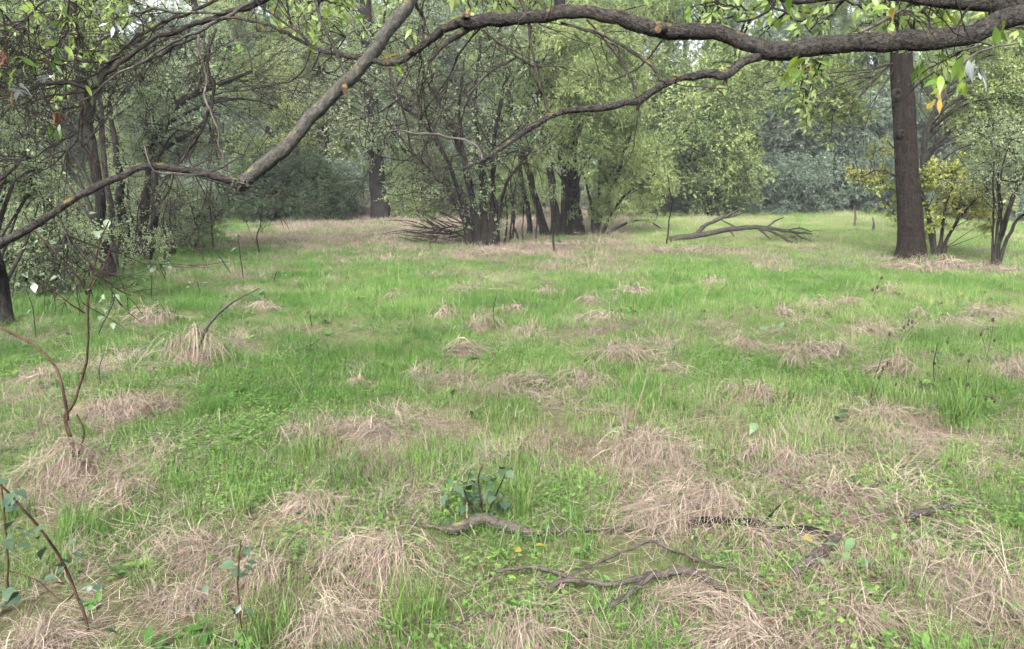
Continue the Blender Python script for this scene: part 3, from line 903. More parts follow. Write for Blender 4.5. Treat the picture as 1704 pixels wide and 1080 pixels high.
# --- right: yellow shrub, dark multi-stem, log-side saplings
px_tree('yellow_shrub', 'bright yellow-leaved shrub behind the big trunk on the right', 'shrub',
        [[(1562, 428, 8), (1566, 395, 6), (1575, 350, 4), (1590, 300, 3)], [(1565, 430, 7), (1580, 395, 5), (1600, 360, 4), (1625, 330, 3)], [(1558, 430, 7), (1550, 390, 5), (1535, 330, 4), (1470, 285, 3), (1430, 295, 2)], [(1560, 428, 6), (1545, 350, 4), (1520, 280, 3), (1475, 235, 2)]],
        [(1575, 332, 0.2, 160, 110, 17), (1620, 350, 0.3, 100, 70, 9), (1455, 300, 0.6, 90, 40, 5), (1475, 250, 0.6, 60, 50, 2), (1470, 345, 0.7, 50, 40, 1), (1560, 290, 0.3, 60, 70, 4)],
        'yellow', tint=0.26, n_per=11, size=0.36, bark='twig_dark', part='stem', tv=0.5, limb_r=0.006)
px_tree('dark_sapling', 'dark forked small tree with upright shoots near the right edge', 'tree',
        [[(1657, 442, 10), (1662, 405, 9), (1675, 365, 8), (1690, 320, 7), (1715, 260, 5)], [(1653, 440, 4), (1655, 380, 3.4), (1653, 320, 3), (1655, 270, 2)],
         [(1660, 441, 4), (1668, 370, 3.5), (1666, 310, 3), (1675, 250, 2)], [(1663, 441, 5), (1685, 375, 5), (1712, 345, 4)], [(1656, 440, 5), (1662, 350, 4), (1660, 290, 3)]],
        [(1680, 250, 0.3, 110, 130, 14), (1640, 300, 0.4, 70, 100, 6)], 'small', tint=0.62, n_per=16, size=0.45, bark='bark_dark', part='trunk')
px_tree('slanting_tree', 'slim grey stem slanting right behind the big trunk', 'tree',
        [[(1528, 395, 9), (1535, 300, 9), (1542, 220, 9), (1565, 170, 8), (1600, 110, 7), (1660, 40, 5)]],
        [(1600, 130, 0.5, 160, 160, 16), (1660, 160, 0.6, 120, 200, 12)], 'green', tint=0.62, n_per=20, size=0.6, bark='bark_grey', depth=22)

# --- back trees, each standing where the clearing ends
def back_tree(px, depth, hpx, wpx, kind, tint, lab, name='tree', cat='tree', trunk=9, low=0.0, dens=1.0, bark='bark_dark', sc_=1.25, lean=0.0, size=1.05):
    b = at(px, 365, depth); b[2] = float(terrain(b[0], b[1]))
    m = depth / F_PX
    H = hpx * m
    foot = b.copy()
    pts = [b - np.array([0, 0, 0.1])]
    for k, t in enumerate((0.25, 0.5, 0.75, 1.0)):
        pts.append(b + np.array([lean * t * wpx * m + rng.normal(0, 0.12), rng.normal(0, 0.12), H * t * 0.95]))
    r0 = trunk * 0.5 * m
    rad = [r0 * 1.25, r0, r0 * 0.8, r0 * 0.5, r0 * 0.2]
    ells = []
    W = wpx * m * 0.5
    n = int(76 * dens)
    z0, z1 = H * low, H
    for k in range(5):
        t = (k + 0.5) / 5
        sh = (0.8 + 0.3 * math.sin(math.pi * t)) * random.uniform(0.75, 1.1)
        ells.append((b + np.array([lean * t * wpx * m + random.uniform(-0.3, 0.3) * W, random.uniform(-0.3, 0.3) * W, z0 + (z1 - z0) * t]), W * sh, W * 0.8, (z1 - z0) * 0.16, max(3, n // 5)))
    return tree(name, lab, cat, foot, [(np.array(pts), np.array(rad))], ells, kind, tint=tint, n_per=26, size=size, bark=bark, spr_scale=sc_, tv=0.2, sides=7)

BT = [ # px, depth, height px, width px, leaf, tint, label, trunk px, lowest leaves, density
 (1180, 34, 250, 150, 'green', 0.62, 'pale yellow-green tree behind the fallen limb, tinged with autumn colour', 7, 0.05, 0.9),
 (1215, 40, 420, 170, 'grey', 0.62, 'grey-green tree with two dark stems behind the fallen limb', 10, 0.10, 1.0),
 (1285, 39, 230, 150, 'grey', 0.46, 'low dense grey-green tree left of the dark hollow at the lawn edge', 8, 0.0, 1.3),
 (1345, 43, 440, 170, 'grey', 0.55, 'tall grey-green tree between fallen limb and big trunk', 10, 0.12, 1.1),
 (1400, 38, 170, 130, 'grey', 0.36, 'dark blue-green thicket tree at the far lawn edge', 8, 0.04, 1.3),
 (1440, 42, 380, 160, 'green', 0.46, 'green tree rising just left of the big trunk', 10, 0.16, 1.0),
 (1565, 40, 330, 160, 'grey', 0.62, 'grey-green tree seen right of the big trunk', 9, 0.05, 1.2),
 (1630, 36, 240, 150, 'grey', 0.55, 'bushy blue-green tree behind the yellow shrub', 8, 0.02, 1.2),
 (1700, 33, 420, 180, 'green', 0.66, 'light green tree closing the right edge of the lawn', 10, 0.08, 1.2),
 (1600, 46, 470, 200, 'green', 0.72, 'tall yellow-green tree above the right lawn', 10, 0.3, 1.0),
 (1095, 37, 400, 160, 'green', 0.58, 'thin light green tree with sky between its leaves, right of centre', 7, 0.08, 0.8),
 (1020, 40, 420, 170, 'grey', 0.7, 'pale grey-green tree behind the airy yellow-green shrub', 8, 0.05, 1.0),
 (900, 42, 430, 190, 'green', 0.55, 'green tree behind the thin leaning trunk', 10, 0.03, 1.1),
 (800, 38, 420, 180, 'grey', 0.62, 'grey-green tree directly behind the many-stemmed tree', 9, 0.02, 1.0),
 (715, 40, 420, 180, 'green', 0.58, 'soft green tree left of the many-stemmed tree', 9, 0.02, 1.1),
 (545, 36, 330, 150, 'green', 0.68, 'bright leafy tree left of the veiled grey trunk', 9, 0.05, 1.1),
 (455, 41, 420, 180, 'green', 0.56, 'green tree behind the dark bush', 9, 0.05, 1.1),
 (380, 44, 430, 180, 'green', 0.74, 'yellowish tree beyond the straw bank on the left', 9, 0.1, 0.9),
 (310, 34, 300, 150, 'grey', 0.52, 'grey-green tree behind the left thicket', 8, 0.06, 0.8),
 (190, 42, 430, 190, 'green', 0.62, 'light green tree seen through the left thicket', 9, 0.12, 1.0),
 (75, 30, 400, 170, 'grey', 0.5, 'dense grey-green tree behind the edge trunk', 9, 0.03, 1.2),
 (-20, 26, 380, 170, 'grey', 0.45, 'leafy tree cut by the left edge behind the edge trunk', 9, 0.0, 1.2),
]
for (px, dp, h, wd, kd, ti, lab, tr, lo, de) in BT:
    back_tree(px, dp, h, wd, kd, ti, lab, trunk=tr, low=lo, dens=de, lean=random.uniform(-0.15, 0.15))
# bushes that close the view at eye level
BB = [
 (500, 31, 95, 130, 'green', -0.12, 'dark evergreen bush at the back of the straw bank, left of centre', 2.0),
 (430, 32, 85, 100, 'green', -0.02, 'dark green bush left of the evergreen bush', 1.6),
 (560, 34, 70, 80, 'grey', 0.5, 'grey bush between the evergreen bush and the veiled trunk', 1.4),
 (690, 33, 90, 110, 'green', 0.62, 'light green bush right of the veiled trunk', 1.4),
 (760, 35, 110, 110, 'grey', 0.55, 'grey-green bush behind the brush pile', 1.4),
 (860, 34, 90, 100, 'green', 0.6, 'green bush seen between the slender stems', 1.4),
 (1060, 34, 110, 110, 'green', 0.62, 'yellow-green bush at the left end of the lawn', 1.2),
 (1140, 37, 70, 110, 'grey', 0.42, 'low bush behind the tip of the fallen limb', 1.6),
 (1225, 36, 75, 110, 'grey', 0.5, 'grey bush under the two-stemmed tree', 1.6),
 (1330, 36, 70, 110, 'grey', 0.3, 'dark bush in the hollow at the far lawn edge', 1.8),
 (1470, 36, 80, 110, 'grey', 0.25, 'dark blue-green bush just left of the big trunk', 1.8),
 (1580, 35, 90, 110, 'grey', 0.38, 'dark bush between big trunk and forked small tree', 1.8),
 (1680, 31, 80, 100, 'grey', 0.5, 'bush at the right edge of the lawn', 1.6),
 (330, 32, 60, 90, 'grey', 0.55, 'low bush at the left end of the straw bank', 1.4),
 (45, 11.5, 110, 150, 'small', 0.5, 'low tangle of pale-leaved shoots between edge trunk and thick left trunk', 0.7),
 (130, 17, 110, 130, 'small', 0.52, 'pale-leaved bush hugging the thick left trunk', 0.55),
 (300, 20, 80, 120, 'small', 0.5, 'thin bush right of the crooked stem', 0.8),
 (230, 24, 120, 120, 'small', 0.6, 'pale bush in the gap behind the left thicket trunks', 0.6),
 (20, 16, 90, 130, 'small', 0.6, 'leafy bramble bush at the left edge beside the edge trunk', 0.7),
 (100, 20, 95, 120, 'small', 0.6, 'tangled bush between the edge trunk and the thick left trunk', 0.6),
]
for (px, dp, h, wd, kd, ti, lab, de) in BB:
    back_tree(px, dp, h, wd, kd, ti, lab, name='bush', cat='bush', trunk=3, low=0.06, dens=de * 0.6, sc_=1.1, size=0.7 if dp > 25 else 0.45)

# --- the wood beyond: one mass
cl = []
for row, (dp, n, top) in enumerate(((54, 560, 13.0), (68, 560, 18.0))):
    for k in range(n):
        px = random.uniform(-250, 1950)
        p = at(px, 350, dp + random.uniform(-4, 4))
        gap = 0.45 if 1040 < px < 1180 else 1.0
        z = random.uniform(0.0, 1.0) * top * (0.75 + 0.3 * math.sin(px * 0.02 + row)) * gap
        cl.append((p[0], p[1], z + 0.5, 1.7 * random.uniform(0.7, 1.3)))
o = crown(None, 'grey', cl, (0, 0, 0), 0.6, 0.32, name='distant_woodland')
tag(o, 'hazy wood closing the view beyond the clearing', 'woodland', kind='stuff')
for k, (px, dp, wd, lab) in enumerate(((1378, 50, 13, 'straight far trunk left of the big trunk, seen in haze'), (1462, 52, 14, 'dark far trunk hard against the left side of the big trunk'), (1125, 48, 9, 'thin far trunk right of the centre thicket near the sky gap'),
                         (50, 30, 12, 'pale far trunk behind the left edge tree'), (345, 46, 14, 'far trunk seen between branches of the left thicket'), (480, 47, 12, 'far trunk above the dark evergreen bush'), (1402, 55, 8, 'pale thin far trunk rising above the bough at upper right'))):
    b = at(px, 362, dp); b[2] = float(terrain(b[0], b[1]))
    m = dp / F_PX
    H = 440 * m
    tree('far_tree', lab, 'tree', b, [(np.array([b, b + [0.2, 0, H * .4], b + [0.1, 0, H * .8], b + [0.4, 0, H * 1.1]]), np.array([wd, wd * .85, wd * .7, wd * .4]) * 0.5 * m)],
         [(b + np.array([0, 0.5, H * 0.95]), 2.5, 2, 2.2, 10)], 'green', tint=0.6, n_per=20, size=1.0, spr_scale=1.4, sides=7)
# ------------------------------------------------------------------ the tree whose boughs arch over the foreground
BR = np.array([3.75, 3.3, 0.0])
BR[2] = float(terrain(BR[0], BR[1]))
over = empty('overhanging_tree', BR, 'grey lichened tree whose boughs arch over the top of the view', 'tree')

def px3(path):
    """(px, py, width px, depth) -> world points and radii"""
    return np.array([at(a, b, d) for a, b, _, d in path]), np.array([wd * 0.395 * d / F_PX for _, _, wd, d in path])

def over_part(name, path, mat, extra=None, sides=14, step=0.025, rough=0.13, wob=0.0, endmat=None, seed=None):
    pts, rad = px3(path)
    if extra is not None:
        pts = np.vstack([np.array([e[:3] for e in extra]), pts]); rad = np.concatenate([[e[3] for e in extra], rad])
    mb = MB()
    limb(mb, pts - BR, rad, step, sides, rough, seed, 0, wob, endmat, 0.09 if sides > 8 else 0.0)
    mats = [mat] if endmat is None else [mat, 'broken_wood']
    return link(name, mb.mesh(name, mats), over)

mb = MB()
limb(mb, np.array([[3.75, 3.3, -0.1], [3.7, 3.3, 0.6], [3.62, 3.28, 1.5], [3.55, 3.25, 2.4], [3.5, 3.3, 3.4], [3.5, 3.4, 5.0], [3.6, 3.6, 7.0]]) - BR, [0.36, 0.27, 0.24, 0.22, 0.18, 0.13, 0.06], 0.06, 24, 0.1, 5.0)
link('trunk', mb.mesh('trunk', 'bark_bough'), over)

main = over_part('bough', [(1704, 24, 42, 3.05), (1650, 44, 42, 3.0), (1600, 62, 40, 3.0), (1540, 68, 39, 3.0), (1500, 69, 39, 3.02), (1440, 71, 36, 3.05), (1380, 76, 34, 3.1), (1330, 80, 33, 3.12), (1285, 84, 38, 3.15), (1255, 78, 31, 3.16),
    (1215, 62, 30, 3.2), (1170, 52, 31, 3.22), (1120, 51, 31, 3.25), (1075, 42, 29, 3.28), (1020, 26, 25, 3.3), (970, 20, 23, 3.32), (910, 24, 23, 3.35), (860, 31, 24, 3.38), (820, 35, 25, 3.4), (785, 38, 27, 3.4), (765, 36, 21, 3.42),
    (740, 48, 20, 3.45), (715, 66, 18, 3.47), (690, 84, 16, 3.5), (665, 102, 14, 3.5), (645, 108, 13, 3.52), (620, 103, 11, 3.55), (590, 97, 11, 3.55), (560, 92, 10, 3.6), (535, 84, 10, 3.6), (520, 76, 8, 3.62), (490, 62, 7, 3.65), (455, 45, 6, 3.7), (400, 33, 5, 3.75), (350, 30, 4, 3.8)],
    'bark_bough', [(3.58, 3.27, 2.55, 0.11), (2.9, 3.15, 2.42, 0.075)], 20, 0.02, 0.24, 0.025, seed=4.0)
over_part('bough', [(1760, 14, 44, 3.1), (1704, 6, 40, 3.08), (1640, 5, 34, 3.06), (1560, 0, 29, 3.05), (1500, -6, 22, 3.1), (1440, -12, 18, 3.1), (1390, -6, 15, 3.12), (1350, 0, 14, 3.15), (1315, 1, 12, 3.15), (1270, -14, 9, 3.2)],
    'bark_bough', [(3.56, 3.26, 2.75, 0.11), (2.9, 3.2, 2.5, 0.08)], 16, 0.025, 0.2, 0.012, seed=6.0)
over_part('bough', [(1262, 92, 20, 3.14), (1235, 105, 18, 3.13), (1208, 124, 19, 3.12), (1180, 122, 15, 3.12), (1140, 128, 15, 3.1), (1110, 137, 15, 3.1), (1085, 151, 15, 3.1), (1062, 168, 16, 3.1), (1040, 170, 13, 3.08), (1000, 180, 13, 3.06), (950, 186, 12, 3.05),
    (915, 192, 12, 3.03), (885, 211, 11, 3.0), (850, 238, 10, 2.98), (815, 262, 8, 2.95), (795, 270, 6, 2.95), (773, 278, 3, 2.95)], 'bark_bough', None, 14, 0.02, 0.26, 0.02, seed=8.0)
over_part('bough', [(720, -60, 27, 3.7), (690, -15, 26, 3.65), (668, 25, 25, 3.6), (640, 62, 25, 3.58), (610, 98, 26, 3.55), (582, 130, 27, 3.5), (560, 150, 25, 3.48), (525, 188, 26, 3.45), (490, 228, 27, 3.42), (460, 256, 29, 3.4), (430, 282, 29, 3.38), (410, 298, 27, 3.36), (399, 309, 17, 3.36), (394, 318, 8, 3.36), (392, 324, 3, 3.36)],
    'bark_pale', [(3.5, 3.4, 4.6, 0.09), (2.4, 3.6, 4.3, 0.075), (1.0, 3.75, 3.6, 0.055)], 18, 0.02, 0.18, 0.02, seed=12.0)
over_part('bough', [(404, 303, 18, 3.36), (385, 301, 14, 3.35), (350, 291, 14, 3.33), (310, 284, 15, 3.3), (270, 280, 15, 3.28), (235, 277, 14, 3.25), (205, 290, 14, 3.22), (170, 308, 14, 3.2), (120, 335, 14, 3.15), (60, 371, 16, 3.1), (0, 404, 17, 3.05), (-60, 436, 17, 3.0), (-130, 470, 15, 2.95)],
    'bark_bough', None, 14, 0.02, 0.2, 0.02, seed=15.0)
# torn, splintered joint where the grey bough turns
mb = MB()
for k in range(34):
    a = at(402 + random.uniform(-14, 12), 303 + random.uniform(-6, 8), 3.33 + random.uniform(-0.03, 0.03)) - BR
    dvec = np.array([random.uniform(-0.6, 0.8), random.uniform(-0.4, 0.1), random.uniform(-0.9, 0.4)])
    tube(mb, np.array([a, a + dvec * 0.02, a + dvec * 0.045 + [0, 0, -0.006]]), np.array([0.009, 0.007, 0.002]), 5, 0.3, 0.5, 0, True, k)
link('splintered_joint', mb.mesh('splintered_joint', 'bark_pale'), over)
# branch stubs: snapped ends on the big bough
for (px, py, dx, dy, wd) in ((1104, 47, -9, 2, 15), (770, 30, 8, -7, 15), (572, 140, 3, 12, 13), (1208, 132, -2, 8, 8), (1062, 175, -1, 7, 8), (685, 88, -6, -2, 9), (988, 190, 1, 6, 5)):
    p0, p1 = at(px, py, 3.24 if px > 900 else 3.42), at(px + dx, py + dy, 3.13 if px > 900 else 3.34)
    mb = MB()
    limb(mb, np.array([p0, (p0 + p1) / 2, p1]) - BR, np.array([wd, wd * 0.9, wd * 0.75]) * 0.5 * 3.2 / F_PX, 0.01, 9, 0.25, None, 0, 0, 1)
    link('broken_stub', mb.mesh('broken_stub', ['bark_bough', 'broken_wood']), over)
# side branches and twigs that can be followed one by one
TW = [
 ('bark_pale', [(575, 128, 8, 3.5), (568, 105, 6, 3.5), (552, 70, 6, 3.48), (535, 30, 6, 3.46), (518, -15, 5, 3.45)]),
 ('bark_bough', [(517, 78, 7, 3.62), (502, 58, 6, 3.6), (482, 44, 5, 3.6), (455, 26, 5, 3.62), (430, 5, 4, 3.65), (418, -12, 3, 3.65)]),
 ('bark_bough', [(487, 48, 4, 3.6), (480, 25, 4, 3.58), (474, -8, 4, 3.56)]),
 ('twig_dark', [(518, 84, 5, 3.6), (512, 105, 5, 3.58), (500, 125, 4.5, 3.55), (480, 139, 4, 3.55), (445, 146, 3.5, 3.5), (395, 150, 2.5, 3.5), (372, 151, 2, 3.5)]),
 ('twig_dark', [(530, 88, 4, 3.6), (522, 108, 3.5, 3.6), (520, 117, 3, 3.6), (540, 120, 2, 3.6), (556, 121, 1.6, 3.6)]),
 ('bark_bough', [(780, 44, 12, 3.42), (755, 62, 10, 3.4), (730, 82, 9, 3.38), (712, 100, 6, 3.36)]),
 ('twig_dark', [(648, 112, 7, 3.5), (655, 140, 5.5, 3.48), (665, 170, 5, 3.46), (675, 205, 4.5, 3.45), (683, 235, 4, 3.44), (690, 255, 3, 3.44), (686, 268, 2, 3.44)]),
 ('twig_grey', [(642, 220, 3, 3.3), (660, 218, 3.6, 3.28), (690, 222, 4, 3.25), (718, 220, 4.4, 3.22), (745, 228, 4.6, 3.2), (772, 233, 5, 3.15), (790, 239, 5.5, 3.08), (799, 250, 5.5, 3.02), (802, 264, 5, 2.97)]),
 ('twig_dark', [(645, 219, 3.5, 3.3), (642, 232, 3.5, 3.3), (640, 246, 2.5, 3.3)]),
 ('twig_dark', [(695, 222, 3.5, 3.25), (699, 200, 3.5, 3.25), (696, 175, 3, 3.25), (670, 160, 3, 3.28), (640, 150, 2.5, 3.3)]),
 ('bark_bough', [(935, 35, 6, 3.36), (975, 50, 6, 3.3), (1020, 68, 6.5, 3.25), (1055, 90, 7, 3.2), (1080, 112, 7, 3.15), (1098, 134, 7, 3.1)]),
 ('twig_dark', [(978, 32, 4, 3.32), (1000, 60, 4, 3.28), (1025, 90, 4, 3.2), (1045, 125, 4, 3.14), (1060, 160, 5, 3.1)]),
 ('twig_dark', [(862, -12, 8, 3.42), (872, 12, 8, 3.4), (880, 28, 8, 3.38)]),
 ('twig_dark', [(880, 40, 5, 3.38), (884, 75, 5, 3.3), (892, 115, 5.5, 3.2), (905, 155, 6, 3.1), (918, 190, 7, 3.04)]),
 ('twig_dark', [(800, 52, 4, 3.4), (825, 72, 4.5, 3.36), (855, 90, 5, 3.3), (888, 110, 5, 3.22)]),
 ('twig_dark', [(862, 92, 4, 3.3), (835, 105, 4, 3.3), (805, 130, 4, 3.3), (780, 165, 4, 3.32), (768, 200, 3, 3.34), (764, 225, 2, 3.34)]),
 ('twig_dark', [(800, 50, 4, 3.42), (770, 80, 4, 3.45), (755, 110, 4, 3.48), (745, 145, 3.5, 3.5), (735, 185, 2, 3.5)]),
 ('twig_dark', [(1102, 66, 4, 3.24), (1085, 90, 4, 3.24), (1060, 115, 3.5, 3.26), (1010, 135, 2.5, 3.28)]),
 ('twig_dark', [(1270, -10, 8, 3.3), (1290, 6, 6, 3.32), (1262, 28, 5, 3.35), (1225, 40, 3, 3.4)]),
 ('twig_grey', [(1430, 55, 6, 3.05), (1465, 35, 6, 3.1), (1500, 15, 6, 3.1), (1520, 5, 6, 3.1)]),
 ('twig_dark', [(1590, 45, 5, 3.0), (1602, 28, 5, 3.0), (1612, 12, 5, 3.0)]),
 ('twig_grey', [(1700, 70, 4, 2.85), (1650, 76, 5, 2.85), (1625, 88, 5, 2.86), (1600, 110, 4, 2.88), (1585, 140, 3, 2.9)]),
 ('twig_grey', [(1640, 74, 4, 2.86), (1600, 85, 4, 2.9), (1570, 100, 3.5, 2.95), (1555, 120, 3, 2.98), (1550, 160, 2, 3.0)]),
 # dark branches crossing the upper left
 ('twig_dark', [(520, -60, 13, 4.6), (470, -18, 12, 4.5), (426, 2, 11, 4.5), (370, 24, 11, 4.45), (318, 42, 10, 4.4), (262, 62, 9, 4.35), (215, 92, 9, 4.3), (180, 120, 9, 4.25), (150, 146, 8, 4.2), (115, 160, 6, 4.2), (70, 164, 4, 4.15), (20, 172, 3, 4.1)]),
 ('bark_pale', [(470, -22, 8, 4.3), (430, -2, 8, 4.3), (385, 20, 8, 4.25), (340, 48, 7, 4.2), (300, 62, 5, 4.2), (262, 85, 5, 4.2), (225, 108, 5, 4.15), (190, 132, 4, 4.1), (150, 160, 3, 4.1), (100, 170, 2.5, 4.1)]),
 ('twig_dark', [(420, -14, 8, 4.7), (350, 6, 7, 4.7), (300, 24, 6, 4.65), (255, 50, 5, 4.6), (205, 82, 5, 4.5), (170, 112, 4, 4.5), (128, 134, 3, 4.5), (70, 150, 2, 4.5)]),
 ('twig_dark', [(148, 148, 7, 4.2), (110, 138, 8, 4.2), (70, 138, 7, 4.15), (40, 150, 5, 4.1)]),
 ('bark_pale', [(372, 22, 5, 4.4), (330, 22, 5, 4.4), (280, 19, 5, 4.4), (235, 20, 4, 4.4), (190, 55, 3.5, 4.4), (130, 58, 3, 4.35)]),
 ('twig_dark', [(215, 92, 4, 4.3), (160, 104, 4, 4.3), (100, 102, 3.5, 4.3), (40, 108, 2.5, 4.25)]),
 ('twig_dark', [(165, 120, 4, 4.25), (110, 115, 3.5, 4.2), (60, 102, 3, 4.2), (25, 82, 2.5, 4.15), (0, 70, 2, 4.1)]),
 ('twig_grey', [(328, 45, 6, 4.2), (330, 75, 6, 4.15), (336, 110, 6, 4.1), (345, 155, 5.5, 4.05), (352, 190, 5, 4.0), (362, 225, 4, 4.0), (372, 265, 3, 4.0), (380, 300, 2, 4.0)]),
 ('twig_dark', [(356, 48, 6, 4.4), (350, 75, 6, 4.35), (346, 100, 6, 4.3), (355, 140, 6, 4.3), (352, 180, 6, 4.3), (330, 225, 7, 4.3), (312, 255, 6, 4.3), (300, 262, 3, 4.3)]),
 ('twig_dark', [(142, 152, 5, 4.2), (138, 175, 4, 4.2), (131, 215, 4, 4.15), (112, 250, 4, 4.1), (85, 276, 3, 4.1), (50, 285, 2, 4.1)]),
 ('twig_dark', [(126, 220, 4, 4.15), (90, 240, 3.5, 4.1), (50, 262, 3, 4.05), (0, 267, 3, 4.0), (-30, 266, 2, 4.0)]),
 ('twig_dark', [(120, -10, 5, 4.0), (117, 20, 4, 4.0), (104, 62, 4, 4.0), (85, 86, 3.5, 4.0), (66, 92, 2, 4.0)]),
 ('twig_dark', [(88, -4, 4, 3.9), (62, 16, 4, 3.9), (48, 32, 3.5, 3.9), (43, 48, 2.5, 3.9)]),
 ('twig_dark', [(340, 60, 5, 4.5), (290, 75, 5, 4.5), (250, 100, 4.5, 4.5), (205, 118, 4, 4.5), (178, 128, 3, 4.5)]),
 ('twig_grey', [(240, 240, 4, 3.25), (255, 285, 4, 3.24), (290, 290, 4, 3.26), (325, 292, 3, 3.28)]),
 ('twig_dark', [(90, 355, 3.5, 3.1), (110, 390, 4, 3.1), (150, 440, 4.5, 3.1), (158, 458, 4, 3.1)]),
 ('bark_pale', [(600, 45, 3, 3.7), (575, 62, 3.5, 3.65), (545, 85, 3, 3.6), (535, 92, 2, 3.58)]),
 ('twig_dark', [(690, 0, 7, 3.8), (700, 25, 6, 3.7), (706, 55, 5, 3.6), (700, 85, 5, 3.5)]),
]
for mat, path in TW:
    over_part('branch', path, mat, None, 6, 0.03, 0.22, 0.05 if path[0][3] > 3.7 else 0.025)
mb = MB()      # the finest twigs
for k in range(230):
    _, path = random.choice(TW if k < 90 else TW[23:40])
    i = random.randint(1, len(path) - 1)
    p = at(path[i][0], path[i][1], path[i][3]); q = at(path[i - 1][0], path[i - 1][1], path[i - 1][3])
    dvec = unit(p - q) + rng.normal(0, 0.7, 3)
    twigs(mb, p - BR, dvec, random.uniform(0.12, 0.42), 0.0035, 1 if k < 90 else 2, 0.02, 0.6, 3)
link('twigs', mb.mesh('twigs', 'twig_dark'), over)['kind'] = 'stuff'

# leaves near enough to be seen one by one
def leaf_mesh(L, W, mat, seed, curl):
    random.seed(seed)
    mb = MB()
    leaf_strip(mb, np.zeros(3), np.array([1.0, 0, 0]), np.array([0, 1.0, 0]), np.array([0, 0, 1.0]), L, W, random.uniform(0.15, 0.85), 0, (0.06, 0.62, 0.95, 1.0, 0.72, 0.34, 0.02), curl, 0.22)
    return mb.mesh('leaf', mat)
NEAR = {m: [leaf_mesh(0.060 * s, 0.020 * s, m, 40 + i * 7 + len(m), c) for i, (s, c) in enumerate(((0.8, 0.1), (1.0, 0.3), (1.15, 0.2), (0.95, 0.45)))]
        for m in ('leaf_near', 'leaf_near_yellow', 'leaf_near_pale', 'leaf_near_brown')}
random.seed(31)

def put_leaf(parent, me, p, origin, az, el, roll, s=1.0):
    o = link('leaf', me, parent, p - origin)
    o.rotation_euler = (roll, -el, az)
    o.scale = (s, s, s)
    return o

LEAFSPOTS = [ # px, py, spread px, depth, count, material, size, droop
 (60, 40, 70, 3.9, 30, 'leaf_near', 1.1, -0.5), (110, 75, 55, 4.0, 16, 'leaf_near', 1.0, -0.5), (25, 100, 30, 3.8, 8, 'leaf_near', 1.0, -0.6), (170, 12, 25, 3.9, 6, 'leaf_near_pale', 0.9, -0.5), (180, 35, 20, 3.9, 5, 'leaf_near_pale', 0.9, -0.7),
 (20, 150, 22, 3.7, 5, 'leaf_near_pale', 1.2, -0.1), (85, 130, 22, 3.8, 4, 'leaf_near_pale', 0.9, -0.2), (100, 190, 8, 4.0, 4, 'leaf_near_brown', 1.2, -1.3), (30, 150, 8, 3.8, 3, 'leaf_near_brown', 1.2, -1.3), (3, 85, 6, 3.8, 3, 'leaf_near_brown', 1.2, -1.2),
 (95, 205, 12, 4.0, 4, 'leaf_near', 1.0, -1.1), (205, 30, 18, 3.9, 6, 'leaf_near', 0.9, -0.7), (140, 160, 30, 4.0, 5, 'leaf_near', 0.9, -0.8),
 (390, 80, 20, 3.9, 8, 'leaf_near', 0.9, -0.5), (530, 60, 30, 3.7, 10, 'leaf_near', 0.9, -0.5), (570, 25, 40, 3.8, 12, 'leaf_near', 1.0, -0.5), (450, 10, 25, 3.8, 7, 'leaf_near', 1.0, -0.8), (690, 55, 15, 3.6, 6, 'leaf_near', 1.0, -0.8),
 (648, 98, 12, 3.5, 5, 'leaf_near_yellow', 0.8, -0.2), (656, 105, 6, 3.48, 2, 'leaf_near', 0.8, -0.6), (740, 62, 5, 3.45, 2, 'leaf_near_yellow', 0.6, -0.5), (430, 38, 6, 3.7, 2, 'leaf_near_yellow', 0.7, -0.6),
 (1340, 105, 30, 3.1, 10, 'leaf_near', 1.0, -0.6), (1325, 125, 20, 3.1, 7, 'leaf_near', 1.0, -0.9), (1370, 112, 30, 3.1, 6, 'leaf_near_yellow', 0.8, -0.5), (1300, 30, 60, 3.2, 16, 'leaf_near', 1.0, -0.6), (1450, 15, 40, 3.1, 9, 'leaf_near', 1.0, -0.6), (1483, 14, 8, 3.0, 2, 'leaf_near_yellow', 0.9, -0.8),
 (1545, 105, 25, 3.0, 8, 'leaf_near', 1.0, -0.8), (1560, 130, 20, 2.95, 8, 'leaf_near', 1.1, -0.6), (1560, 160, 18, 2.95, 6, 'leaf_near_yellow', 0.9, -0.9), (1600, 105, 16, 2.9, 6, 'leaf_near', 1.2, -1.2), (1625, 110, 22, 2.85, 6, 'leaf_near_pale', 1.2, -1.2), (1600, 135, 16, 2.9, 4, 'leaf_near', 1.0, -1.2),
 (1180, 20, 40, 3.3, 10, 'leaf_near', 1.0, -0.6), (1640, 40, 30, 3.0, 6, 'leaf_near', 1.0, -0.7), (1560, 30, 30, 3.05, 6, 'leaf_near', 1.0, -0.7),
]
for (px, py, spd, dp, n, m, s, el) in LEAFSPOTS:
    az0 = random.uniform(0, 6.28)
    for k in range(n):
        p = at(px + random.gauss(0, spd * 0.55), py + random.gauss(0, spd * 0.45), dp + random.gauss(0, 0.1))
        put_leaf(over, random.choice(NEAR[m]), p, BR, az0 + random.gauss(0, 1.1), el + random.gauss(0, 0.35), random.gauss(0, 0.6), s * random.uniform(0.75, 1.2))
